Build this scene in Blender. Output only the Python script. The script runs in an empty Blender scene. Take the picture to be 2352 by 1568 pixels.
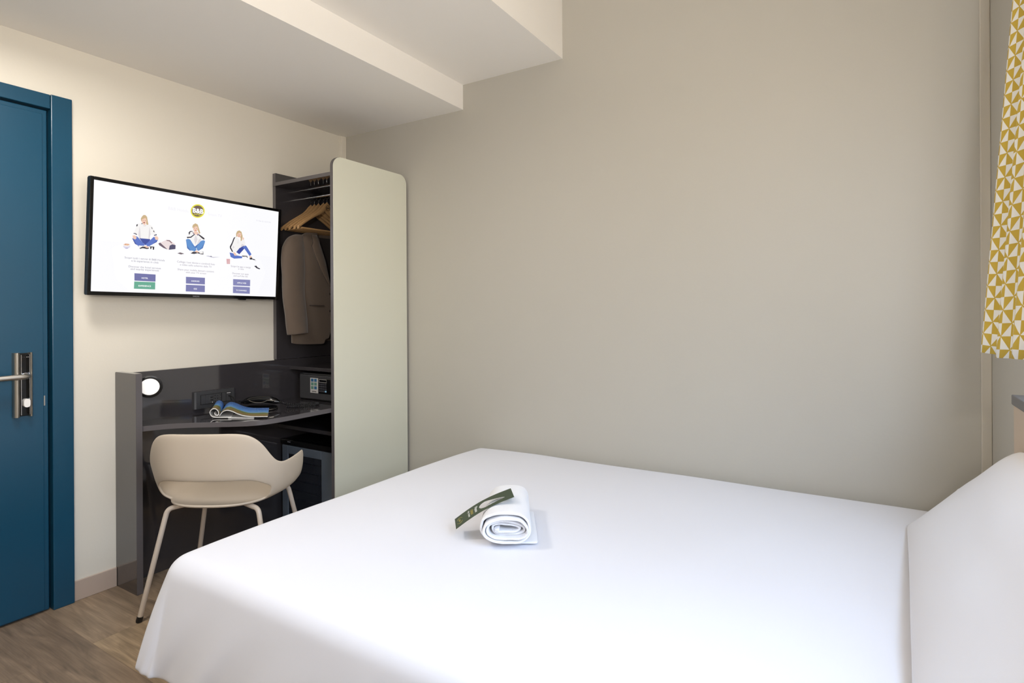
import bpy, bmesh, math, random
from mathutils import Vector, Matrix, noise as mnoise
random.seed(7)
PI = math.pi
sc = bpy.context.scene
COL = sc.collection

# ------------------------------------------------------------------ camera
cam_data = bpy.data.cameras.new('camera')
cam = bpy.data.objects.new('camera', cam_data)
COL.objects.link(cam)
cam_data.sensor_width = 36.0
cam_data.lens = 1315.5 / 2352 * 36.0
cam_data.shift_y = -(784 - 713.7) / 2352
cam_data.clip_start = 0.05
cam.matrix_world = Matrix.Translation((2.8186, 0.0, 1.2)) @ Matrix.Rotation(0.5543, 4, 'Z') @ Matrix.Rotation(PI / 2, 4, 'X') @ Matrix.Rotation(-0.0057, 4, 'Z')
sc.camera = cam

# ------------------------------------------------------------------ exposure
EXPO = 0.06
vs = sc.view_settings
vs.view_transform = 'Standard'
vs.look = 'None'
vs.gamma = 1.0
vs.use_curve_mapping = False
vs.exposure = EXPO

# ------------------------------------------------------------------ daylight and fill
# outdoors: cool open sky above, a warm sunlit facade and ground at and below the horizon
world = bpy.data.worlds.new('sky')
sc.world = world
world.use_nodes = True
wnt = world.node_tree
bgn = wnt.nodes['Background']
wtc = wnt.nodes.new('ShaderNodeTexCoord')
wsep = wnt.nodes.new('ShaderNodeSeparateXYZ')
wnt.links.new(wtc.outputs['Generated'], wsep.inputs[0])
wmr = wnt.nodes.new('ShaderNodeMapRange')
wmr.inputs['From Min'].default_value = -1.0
wmr.inputs['From Max'].default_value = 1.0
wnt.links.new(wsep.outputs['Z'], wmr.inputs['Value'])
wcr = wnt.nodes.new('ShaderNodeValToRGB')
els = wcr.color_ramp.elements
els[0].position, els[0].color = 0.0, (0.42, 0.36, 0.30, 1)
els[1].position, els[1].color = 1.0, (0.69, 0.89, 1.18, 1)
for p, c in ((0.42, (0.50, 0.44, 0.38, 1)), (0.52, (0.64, 0.58, 0.52, 1)), (0.60, (0.72, 0.70, 0.70, 1)), (0.68, (0.69, 0.89, 1.18, 1))):
    e = els.new(p)
    e.color = c
wnt.links.new(wmr.outputs[0], wcr.inputs[0])
wnt.links.new(wcr.outputs[0], bgn.inputs[0])
bgn.inputs[1].default_value = 10.3

def area(name, loc, target, sx, sy, power, col, portal=False):
    d = bpy.data.lights.new(name, 'AREA')
    d.shape = 'RECTANGLE'
    d.size = sx
    d.size_y = sy
    d.energy = power
    d.color = col
    if portal:
        d.cycles.is_portal = True
    o = bpy.data.objects.new(name, d)
    COL.objects.link(o)
    o.location = loc
    o.rotation_euler = (Vector(target) - Vector(loc)).to_track_quat('-Z', 'Y').to_euler()
    return o
WIN_Y0, WIN_Y1, WIN_Z0, WIN_Z1 = 0.05, 1.95, 1.00, 2.42
wy, wz = 0.5 * (WIN_Y0 + WIN_Y1), 0.5 * (WIN_Z0 + WIN_Z1)
area('window_portal', (3.36, wy, wz), (0.0, wy, wz), WIN_Y1 - WIN_Y0, WIN_Z1 - WIN_Z0, 1, (1, 1, 1), portal=True)
area('fill_ceiling_light', (0.75, 0.68, 2.232), (0.70, 0.68, 0), 0.34, 0.34, 15, (1.0, 0.95, 0.89))  # added fill for the left side, source out of view
area('fill_wall_light', (3.02, -0.55, 1.43), (2.62, -0.20, 2.13), 0.22, 0.14, 38, (1.0, 0.96, 0.91))  # added fill aimed up at the soffits, source out of view

# ------------------------------------------------------------------ materials
def srgb(h):
    h = h.lstrip('#')
    out = []
    for i in (0, 2, 4):
        c = int(h[i:i + 2], 16) / 255
        out.append(c / 12.92 if c <= 0.04045 else ((c + 0.055) / 1.055) ** 2.4)
    return (out[0], out[1], out[2], 1.0)

def mat(name, col, rough=0.5, metal=0.0, spec=0.5, coat=0.0, emit=0.0, sheen=0.0, bump=None, vary=None):
    """bump=(scale, strength); vary=(scale, amount) gives a faint mottling of the colour itself."""
    m = bpy.data.materials.new(name)
    m.use_nodes = True
    nt = m.node_tree
    b = nt.nodes['Principled BSDF']
    c = srgb(col) if isinstance(col, str) else col
    b.inputs['Base Color'].default_value = c
    b.inputs['Roughness'].default_value = rough
    b.inputs['Metallic'].default_value = metal
    b.inputs['Specular IOR Level'].default_value = spec
    b.inputs['Coat Weight'].default_value = coat
    b.inputs['Sheen Weight'].default_value = sheen
    if emit:
        b.inputs['Emission Color'].default_value = c
        b.inputs['Emission Strength'].default_value = emit
    tc = nt.nodes.new('ShaderNodeTexCoord')
    if bump:
        n = nt.nodes.new('ShaderNodeTexNoise')
        n.inputs['Scale'].default_value = bump[0]
        n.inputs['Detail'].default_value = 3
        nt.links.new(tc.outputs['Object'], n.inputs['Vector'])
        bp = nt.nodes.new('ShaderNodeBump')
        bp.inputs['Strength'].default_value = bump[1]
        bp.inputs['Distance'].default_value = 0.01
        nt.links.new(n.outputs['Fac'], bp.inputs['Height'])
        nt.links.new(bp.outputs['Normal'], b.inputs['Normal'])
    if vary:
        n = nt.nodes.new('ShaderNodeTexNoise')
        n.inputs['Scale'].default_value = vary[0]
        n.inputs['Detail'].default_value = 4
        nt.links.new(tc.outputs['Object'], n.inputs['Vector'])
        mx = nt.nodes.new('ShaderNodeMix')
        mx.data_type = 'RGBA'
        lo = tuple(max(0, v * (1 - vary[1])) for v in c[:3]) + (1,)
        hi = tuple(min(1, v * (1 + vary[1])) for v in c[:3]) + (1,)
        mx.inputs[6].default_value = lo
        mx.inputs[7].default_value = hi
        nt.links.new(n.outputs['Fac'], mx.inputs[0])
        nt.links.new(mx.outputs[2], b.inputs['Base Color'])
    return m

M_WALL = mat('wall_paint', 'E0DACD', 0.55, bump=(90, 0.03), vary=(1.2, 0.01))
M_WALLB = mat('wall_paper_greige', 'B8B4AA', 0.5, bump=(90, 0.03), vary=(1.2, 0.01))
M_TRIMB = mat('corner_trim_greige', 'C4BDB0', 0.5)
M_CEIL = mat('ceiling_paint', 'F4F0E9', 0.7, bump=(90, 0.03))
M_SKIRT = mat('skirting', 'B8A698', 0.4)
M_BLUE = mat('blue_door_paint', '11455F', 0.28, bump=(60, 0.02), vary=(3, 0.06))
M_DARKGAP = mat('door_gap_shade', '0C1216', 0.6)  # shade of the door gap, put into the colour
M_GREY = mat('grey_gloss_laminate', '393638', 0.07, spec=0.8, coat=0.5, bump=(8, 0.004))
M_GREYEDGE = mat('grey_edge_band', '5C585A', 0.22)
M_SAGE = mat('sage_satin_glass', 'DCDCCB', 0.28, coat=0.25)
M_BLACK = mat('black_plastic', '131314', 0.3)
M_BLACKG = mat('black_gloss', '0C0C0D', 0.12)
M_DKGREY = mat('dark_grey_plastic', '38383A', 0.4)
M_CHROME = mat('chrome', 'D8D8DA', 0.12, metal=1.0)
M_STEEL = mat('satin_steel', 'B9B4AC', 0.35, metal=1.0)
M_WHITEP = mat('white_plastic', 'EDEBE8', 0.35)
M_CHAIR = mat('taupe_plastic', 'C8BAA8', 0.45, bump=(400, 0.02))
M_CHAIRLEG = mat('taupe_metal', 'CABCAD', 0.3)
M_WHITE = mat('white_sheet', 'E9EAF2', 0.6, sheen=0.15, bump=(500, 0.02))
M_PILLOW = mat('white_pillowcase', 'E4E4EA', 0.62, sheen=0.15, bump=(500, 0.02))
M_TOWEL = mat('white_terry', 'F3F3F7', 0.9, sheen=0.4, bump=(420, 0.35))
M_MATTRESS = mat('mattress_ticking', 'E2E0DC', 0.8)
M_HBEIGE = mat('headboard_beige', 'C2AF9A', 0.5)
M_HTOP = mat('headboard_grey', '504E50', 0.3)
M_JACKET = mat('taupe_wool', '5A4C40', 0.85, sheen=0.3, bump=(600, 0.06), vary=(60, 0.05))
M_LINING = mat('dark_lining', '2A2523', 0.6)
M_SEAMSHADE = mat('seam_shade', '3B322C', 0.8)  # lapel edge and pocket slit drawn dark, shade put into the colour
M_BUTTON = mat('horn_button', '3A332E', 0.3)
M_HANGER = mat('beech_wood', 'B08A5E', 0.4, vary=(30, 0.10))
M_GREEN = mat('green_card', '3D4A38', 0.5)
M_GOLD = mat('gold_print', 'A89A50', 0.5)
M_PRINTW = mat('white_print', 'E6E8E4', 0.5)
M_FRIDGE = mat('blue_grey_metal', '6C7682', 0.3, metal=0.1)
M_FGLASS = mat('smoked_glass', '272B33', 0.06, spec=0.6)
M_FLINE = mat('fridge_shelf_wire', '1B1E24', 0.4)
M_PAPER = mat('magazine_paper', 'E9E7E4', 0.35)
M_LAMPW = mat('lamp_diffuser', 'F4F1EC', 0.4, emit=0.5)
M_STICK = mat('sticker_silver', 'B9B7B4', 0.4)
M_ICONB = mat('icon_blue', '2D5F86', 0.4)
M_ICONG = mat('icon_green', '5C8578', 0.4)
M_KEY = mat('keypad_key', '3A3A40', 0.4)
M_KEYB = mat('keypad_blue', '8FC0E0', 0.4)
M_GREYTXT = mat('grey_lettering', '9A9AA0', 0.4)

def glass_mat():
    m = bpy.data.materials.new('window_glass')
    m.use_nodes = True
    nt = m.node_tree
    nt.nodes.remove(nt.nodes['Principled BSDF'])
    t = nt.nodes.new('ShaderNodeBsdfTransparent')
    g = nt.nodes.new('ShaderNodeBsdfGlossy')
    g.inputs['Roughness'].default_value = 0.02
    mx = nt.nodes.new('ShaderNodeMixShader')
    mx.inputs[0].default_value = 0.06
    nt.links.new(t.outputs[0], mx.inputs[1])
    nt.links.new(g.outputs[0], mx.inputs[2])
    nt.links.new(mx.outputs[0], nt.nodes['Material Output'].inputs[0])
    return m
M_GLASS = glass_mat()

def floor_mat():
    m = bpy.data.materials.new('oak_vinyl_planks')
    m.use_nodes = True
    nt = m.node_tree
    N, L = nt.nodes, nt.links
    b = N['Principled BSDF']
    b.inputs['Roughness'].default_value = 0.42
    tc = N.new('ShaderNodeTexCoord')
    mp = N.new('ShaderNodeMapping')
    mp.inputs['Location'].default_value = (0.80, -0.034, 0)
    L.new(tc.outputs['Object'], mp.inputs['Vector'])
    br = N.new('ShaderNodeTexBrick')
    br.offset = 0.37
    br.offset_frequency = 2
    br.inputs['Color1'].default_value = (0, 0, 0, 1)
    br.inputs['Color2'].default_value = (1, 1, 1, 1)
    br.inputs['Mortar'].default_value = (0.5, 0.5, 0.5, 1)
    br.inputs['Scale'].default_value = 1.0
    br.inputs['Mortar Size'].default_value = 0.0008
    br.inputs['Mortar Smooth'].default_value = 0.2
    br.inputs['Bias'].default_value = 0.0
    br.inputs['Brick Width'].default_value = 1.22
    br.inputs['Row Height'].default_value = 0.186
    L.new(mp.outputs[0], br.inputs['Vector'])
    ramp = N.new('ShaderNodeValToRGB')
    ramp.color_ramp.elements[0].color = srgb('8E7A66')
    ramp.color_ramp.elements[1].color = srgb('BEA583')
    e = ramp.color_ramp.elements.new(0.5)
    e.color = srgb('A08A72')
    L.new(br.outputs['Color'], ramp.inputs[0])
    # grain: noise stretched along the plank, shifted by the plank's own value
    add = N.new('ShaderNodeVectorMath')
    add.operation = 'ADD'
    L.new(tc.outputs['Object'], add.inputs[0])
    sc_ = N.new('ShaderNodeVectorMath')
    sc_.operation = 'SCALE'
    sc_.inputs['Scale'].default_value = 7.3
    L.new(br.outputs['Color'], sc_.inputs[0])
    L.new(sc_.outputs[0], add.inputs[1])
    mp2 = N.new('ShaderNodeMapping')
    mp2.inputs['Scale'].default_value = (1.3, 9.0, 1)
    L.new(add.outputs[0], mp2.inputs['Vector'])
    n1 = N.new('ShaderNodeTexNoise')
    n1.inputs['Scale'].default_value = 2.6
    n1.inputs['Detail'].default_value = 8
    n1.inputs['Distortion'].default_value = 1.2
    L.new(mp2.outputs[0], n1.inputs['Vector'])
    wv = N.new('ShaderNodeMapping')
    wv.inputs['Scale'].default_value = (2.5, 75.0, 1)
    L.new(add.outputs[0], wv.inputs['Vector'])
    n2 = N.new('ShaderNodeTexNoise')
    n2.inputs['Scale'].default_value = 3.0
    n2.inputs['Detail'].default_value = 5
    L.new(wv.outputs[0], n2.inputs['Vector'])
    r2 = N.new('ShaderNodeMapRange')
    r2.inputs['From Min'].default_value = 0.3
    r2.inputs['From Max'].default_value = 0.75
    r2.inputs['To Min'].default_value = 0.54
    r2.inputs['To Max'].default_value = 1.15
    L.new(n1.outputs['Fac'], r2.inputs['Value'])
    r3 = N.new('ShaderNodeMapRange')
    r3.inputs['To Min'].default_value = 0.62
    r3.inputs['To Max'].default_value = 1.28
    L.new(n2.outputs['Fac'], r3.inputs['Value'])
    mul = N.new('ShaderNodeMath')
    mul.operation = 'MULTIPLY'
    L.new(r2.outputs[0], mul.inputs[0])
    L.new(r3.outputs[0], mul.inputs[1])
    mx = N.new('ShaderNodeMix')
    mx.data_type = 'RGBA'
    mx.blend_type = 'MULTIPLY'
    mx.inputs[0].default_value = 1.0
    L.new(ramp.outputs[0], mx.inputs[6])
    L.new(mul.outputs[0], mx.inputs[7])
    sm = N.new('ShaderNodeMix')
    sm.data_type = 'RGBA'
    L.new(br.outputs['Fac'], sm.inputs[0])
    L.new(mx.outputs[2], sm.inputs[6])
    sm.inputs[7].default_value = srgb('7A6650')
    L.new(sm.outputs[2], b.inputs['Base Color'])
    return m
M_FLOOR = floor_mat()

def curtain_mat():
    m = bpy.data.materials.new('yellow_pinwheel_fabric')
    m.use_nodes = True
    nt = m.node_tree
    N, L = nt.nodes, nt.links
    b = N['Principled BSDF']
    b.inputs['Roughness'].default_value = 0.75
    uv = N.new('ShaderNodeUVMap')
    sep = N.new('ShaderNodeSeparateXYZ')
    L.new(uv.outputs[0], sep.inputs[0])
    def math_(op, a, bb=None):
        n = N.new('ShaderNodeMath')
        n.operation = op
        for i, v in enumerate((a, bb)):
            if v is None:
                continue
            if isinstance(v, (int, float)):
                n.inputs[i].default_value = v
            else:
                L.new(v, n.inputs[i])
        return n.outputs[0]
    S = 0.057
    u = math_('SUBTRACT', math_('FRACT', math_('DIVIDE', sep.outputs[0], S)), 0.5)
    v = math_('SUBTRACT', math_('FRACT', math_('DIVIDE', sep.outputs[1], S)), 0.5)
    q1 = math_('GREATER_THAN', u, 0.0)
    q2 = math_('GREATER_THAN', v, 0.0)
    d = math_('GREATER_THAN', math_('ABSOLUTE', u), math_('ABSOLUTE', v))
    s = math_('MODULO', math_('ADD', math_('ADD', q1, q2), d), 2.0)
    # thin yellow outline along the triangle sides
    e1 = math_('LESS_THAN', math_('ABSOLUTE', math_('SUBTRACT', math_('ABSOLUTE', u), math_('ABSOLUTE', v))), 0.02)
    e2 = math_('LESS_THAN', math_('ABSOLUTE', u), 0.012)
    s2 = math_('MAXIMUM', s, math_('MAXIMUM', e1, e2))
    mx = N.new('ShaderNodeMix')
    mx.data_type = 'RGBA'
    L.new(s2, mx.inputs[0])
    mx.inputs[6].default_value = srgb('EFEDE6')
    mx.inputs[7].default_value = srgb('C9A93C')
    L.new(mx.outputs[2], b.inputs['Base Color'])
    return m
M_CURTAIN = curtain_mat()

def page_mat():
    m = bpy.data.materials.new('magazine_photo_page')
    m.use_nodes = True
    nt = m.node_tree
    N, L = nt.nodes, nt.links
    b = N['Principled BSDF']
    b.inputs['Roughness'].default_value = 0.3
    uv = N.new('ShaderNodeUVMap')
    sep = N.new('ShaderNodeSeparateXYZ')
    L.new(uv.outputs[0], sep.inputs[0])
    n = N.new('ShaderNodeTexNoise')
    n.inputs['Scale'].default_value = 6
    n.inputs['Detail'].default_value = 6
    L.new(uv.outputs[0], n.inputs['Vector'])
    a = N.new('ShaderNodeMath')
    a.operation = 'MULTIPLY_ADD'
    L.new(n.outputs['Fac'], a.inputs[0])
    a.inputs[1].default_value = 0.22
    L.new(sep.outputs[1], a.inputs[2])
    r = N.new('ShaderNodeValToRGB')
    cr = r.color_ramp
    cr.elements[0].position = 0.0
    cr.elements[0].color = srgb('E9E7E4')
    cr.elements[1].position = 1.0
    cr.elements[1].color = srgb('2F62A8')
    for p, c in ((0.15, 'E9E7E4'), (0.17, '6E6A3A'), (0.34, '9A7C50'), (0.44, '6B7A45'), (0.53, '7C8450'), (0.57, '86A8C4'), (0.66, '4F8FD0'), (0.85, '3A78C0')):
        e = cr.elements.new(p)
        e.color = srgb(c)
    L.new(a.outputs[0], r.inputs[0])
    # rows of tiny pale letters over the sky
    n2 = N.new('ShaderNodeTexNoise')
    n2.inputs['Scale'].default_value = 70
    L.new(uv.outputs[0], n2.inputs['Vector'])
    g = N.new('ShaderNodeMath')
    g.operation = 'GREATER_THAN'
    L.new(n2.outputs['Fac'], g.inputs[0])
    g.inputs[1].default_value = 0.60
    g2 = N.new('ShaderNodeMath')
    g2.operation = 'GREATER_THAN'
    L.new(sep.outputs[1], g2.inputs[0])
    g2.inputs[1].default_value = 0.55
    g3 = N.new('ShaderNodeMath')
    g3.operation = 'MULTIPLY'
    L.new(g.outputs[0], g3.inputs[0])
    L.new(g2.outputs[0], g3.inputs[1])
    g4 = N.new('ShaderNodeMath')
    g4.operation = 'MULTIPLY'
    L.new(g3.outputs[0], g4.inputs[0])
    g4.inputs[1].default_value = 0.55
    mx = N.new('ShaderNodeMix')
    mx.data_type = 'RGBA'
    L.new(g4.outputs[0], mx.inputs[0])
    L.new(r.outputs[0], mx.inputs[6])
    mx.inputs[7].default_value = (0.8, 0.85, 0.95, 1)
    L.new(mx.outputs[2], b.inputs['Base Color'])
    return m
M_PAGE = page_mat()

# ------------------------------------------------------------------ mesh helpers
def wm(o):
    m = o.matrix_basis.copy()
    return wm(o.parent) @ m if o.parent else m

def add(name, bm, m, parent=None, smooth=False, local=False, label=None, cat=None, group=None, kind=None, mods=None, recalc=True):
    """Link a bmesh as one object. Coordinates are world coordinates unless local=True."""
    if recalc:
        bmesh.ops.recalc_face_normals(bm, faces=bm.faces[:])
    me = bpy.data.meshes.new(name)
    o = bpy.data.objects.new(name, me)
    COL.objects.link(o)
    if parent is not None:
        o.parent = parent
        if not local:
            bm.transform(wm(parent).inverted())
    elif not local:
        xs = [v.co.x for v in bm.verts]
        ys = [v.co.y for v in bm.verts]
        zs = [v.co.z for v in bm.verts]
        base = Vector(((min(xs) + max(xs)) / 2, (min(ys) + max(ys)) / 2, min(zs)))
        if kind == 'structure':
            base = Vector((0, 0, 0))
        bm.transform(Matrix.Translation(-base))
        o.location = base
    bm.to_mesh(me)
    bm.free()
    for mm in (m if isinstance(m, (list, tuple)) else [m]):
        me.materials.append(mm)
    if smooth:
        me.polygons.foreach_set('use_smooth', [True] * len(me.polygons))
        if smooth != 'all':
            try:
                me.set_sharp_from_angle(angle=math.radians(38))
            except Exception:
                pass
    for mod in (mods or []):
        md = o.modifiers.new(mod[0].lower(), mod[0])
        for k, v in mod[1].items():
            setattr(md, k, v)
    tag(o, label, cat, group, kind)
    return o

def tag(o, label=None, cat=None, group=None, kind=None):
    if label: o['label'] = label
    if cat: o['category'] = cat
    if group: o['group'] = group
    if kind: o['kind'] = kind
    return o

def empty(name, loc, label=None, cat=None, group=None, kind=None, rotz=0.0):
    o = bpy.data.objects.new(name, None)
    o.empty_display_size = 0.05
    COL.objects.link(o)
    o.location = loc
    o.rotation_euler = (0, 0, rotz)
    return tag(o, label, cat, group, kind)

def B():
    return bmesh.new()

def bx(bm, x0, x1, y0, y1, z0, z1, bev=0.0, seg=2, mi=0, mx=None):
    r = bmesh.ops.create_cube(bm, size=1.0)
    vs_ = r['verts']
    for v in vs_:
        v.co = Vector(((x0 + x1) / 2 + v.co.x * (x1 - x0), (y0 + y1) / 2 + v.co.y * (y1 - y0), (z0 + z1) / 2 + v.co.z * (z1 - z0)))
    fs = set(f for v in vs_ for f in v.link_faces)
    for f in fs:
        f.material_index = mi
    allv = list(vs_)
    if bev > 0:
        es = list(set(e for v in vs_ for e in v.link_edges))
        rr = bmesh.ops.bevel(bm, geom=es, offset=bev, segments=seg, profile=0.5, affect='EDGES')
        allv = list(set(v for f in rr['faces'] for v in f.verts) | set(v for v in vs_ if v.is_valid))
        for f in rr['faces']:
            f.material_index = mi
    if mx is not None:
        # every vertex of the box, bevelled or not
        seen = set()
        stack = [v for v in allv if v.is_valid]
        while stack:
            v = stack.pop()
            if v in seen:
                continue
            seen.add(v)
            for e in v.link_edges:
                w = e.other_vert(v)
                if w not in seen:
                    stack.append(w)
        for v in seen:
            v.co = mx @ v.co
    return bm

def box(*a, **k):
    return bx(B(), *a, **k)

def tube(bm, pts, r, seg=10, closed=False, caps=True, mi=0, squash=None):
    pts = [Vector(p) for p in pts]
    n = len(pts)
    rad = r if isinstance(r, (list, tuple)) else [r] * n
    tang = []
    for i in range(n):
        if closed:
            t = pts[(i + 1) % n] - pts[i - 1]
        else:
            t = pts[min(i + 1, n - 1)] - pts[max(i - 1, 0)]
        tang.append(t.normalized())
    ref = Vector((0, 0, 1)) if abs(tang[0].z) < 0.9 else Vector((1, 0, 0))
    u = (ref - tang[0] * ref.dot(tang[0])).normalized()
    rings = []
    for i in range(n):
        u = (u - tang[i] * u.dot(tang[i])).normalized()
        w = tang[i].cross(u)
        ring = []
        for k in range(seg):
            a = 2 * PI * k / seg
            su, sw = (1, 1) if squash is None else squash
            ring.append(bm.verts.new(pts[i] + (u * math.cos(a) * su + w * math.sin(a) * sw) * rad[i]))
        rings.append(ring)
    m = n if closed else n - 1
    for i in range(m):
        a, b = rings[i], rings[(i + 1) % n]
        for k in range(seg):
            f = bm.faces.new((a[k], a[(k + 1) % seg], b[(k + 1) % seg], b[k]))
            f.material_index = mi
    if caps and not closed:
        f = bm.faces.new(list(reversed(rings[0])))
        f.material_index = mi
        f = bm.faces.new(rings[-1])
        f.material_index = mi
    return bm

def smoothpath(pts, it=2):
    pts = [Vector(p) for p in pts]
    for _ in range(it):
        out = [pts[0]]
        for a, b in zip(pts, pts[1:]):
            out += [a * 0.75 + b * 0.25, a * 0.25 + b * 0.75]
        out.append(pts[-1])
        pts = out
    return pts

def prism(bm, poly, h0, h1, M, mi=0, mi_side=None):
    """poly in the (x, y) of M, extruded from z=h0 to z=h1 of M."""
    a = [bm.verts.new(M @ Vector((p[0], p[1], h0))) for p in poly]
    b = [bm.verts.new(M @ Vector((p[0], p[1], h1))) for p in poly]
    f = bm.faces.new(list(reversed(a)))
    f.material_index = mi
    f = bm.faces.new(b)
    f.material_index = mi
    n = len(poly)
    for i in range(n):
        f = bm.faces.new((a[i], a[(i + 1) % n], b[(i + 1) % n], b[i]))
        f.material_index = mi if mi_side is None else mi_side
    return bm

def frame(o, X, Y, Z):
    m = Matrix.Identity(4)
    for i, v in enumerate((X, Y, Z)):
        v = Vector(v)
        m[0][i], m[1][i], m[2][i] = v.x, v.y, v.z
    m[0][3], m[1][3], m[2][3] = o[0], o[1], o[2]
    return m

def rrect(x0, x1, y0, y1, r, n=6, corners=(1, 1, 1, 1)):
    """rounded rectangle polygon, corners = (x1y1, x0y1, x0y0, x1y0)"""
    out = []
    for (cx, cy, a0, on_, px, py) in ((x1 - r, y1 - r, 0, corners[0], x1, y1), (x0 + r, y1 - r, PI / 2, corners[1], x0, y1),
                                      (x0 + r, y0 + r, PI, corners[2], x0, y0), (x1 - r, y0 + r, 1.5 * PI, corners[3], x1, y0)):
        if on_:
            for i in range(n + 1):
                a = a0 + PI / 2 * i / n
                out.append((cx + r * math.cos(a), cy + r * math.sin(a)))
        else:
            out.append((px, py))
    return out

def grid(bm, nu, nv, fn, uvname=None, uvfn=None, closed_u=False, mi=0):
    vs_ = [[bm.verts.new(fn(i, j)) for i in range(nu)] for j in range(nv)]
    lay = bm.loops.layers.uv.verify() if uvfn else None
    for j in range(nv - 1):
        for i in range(nu if closed_u else nu - 1):
            i2 = (i + 1) % nu
            f = bm.faces.new((vs_[j][i], vs_[j][i2], vs_[j + 1][i2], vs_[j + 1][i]))
            f.material_index = mi
            if lay:
                for lp, (a, b) in zip(f.loops, ((i, j), (i + 1, j), (i + 1, j + 1), (i, j + 1))):
                    lp[lay].uv = uvfn(a, b)
    return vs_

def text_bm(bm, s, M, mi=0, width=None, height=None, bold=0.0, align='CENTER', depth=0.0):
    """Letters laid flat in the x/y plane of M, centred on its origin, scaled to a given width (metres)."""
    cu = bpy.data.curves.new('letters', 'FONT')
    cu.body = s
    cu.size = 1.0
    cu.align_x = align
    cu.offset = bold
    cu.extrude = depth
    cu.resolution_u = 3
    o = bpy.data.objects.new('letters', cu)
    COL.objects.link(o)
    dg = bpy.context.evaluated_depsgraph_get()
    dg.update()
    me = bpy.data.meshes.new_from_object(o.evaluated_get(dg))
    t = B()
    t.from_mesh(me)
    bpy.data.objects.remove(o)
    bpy.data.curves.remove(cu)
    bpy.data.meshes.remove(me)
    xs = [v.co.x for v in t.verts]
    ys = [v.co.y for v in t.verts]
    w, h = max(xs) - min(xs), max(ys) - min(ys)
    sc_ = (width / w) if width else height / h
    cx, cy = (max(xs) + min(xs)) / 2, (max(ys) + min(ys)) / 2
    vm = {}
    for v in t.verts:
        vm[v] = bm.verts.new(M @ Vector(((v.co.x - cx) * sc_, (v.co.y - cy) * sc_, 0)))
    for f in t.faces:
        try:
            nf = bm.faces.new([vm[v] for v in f.verts])
            nf.material_index = mi
        except ValueError:
            pass
    t.free()
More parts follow.
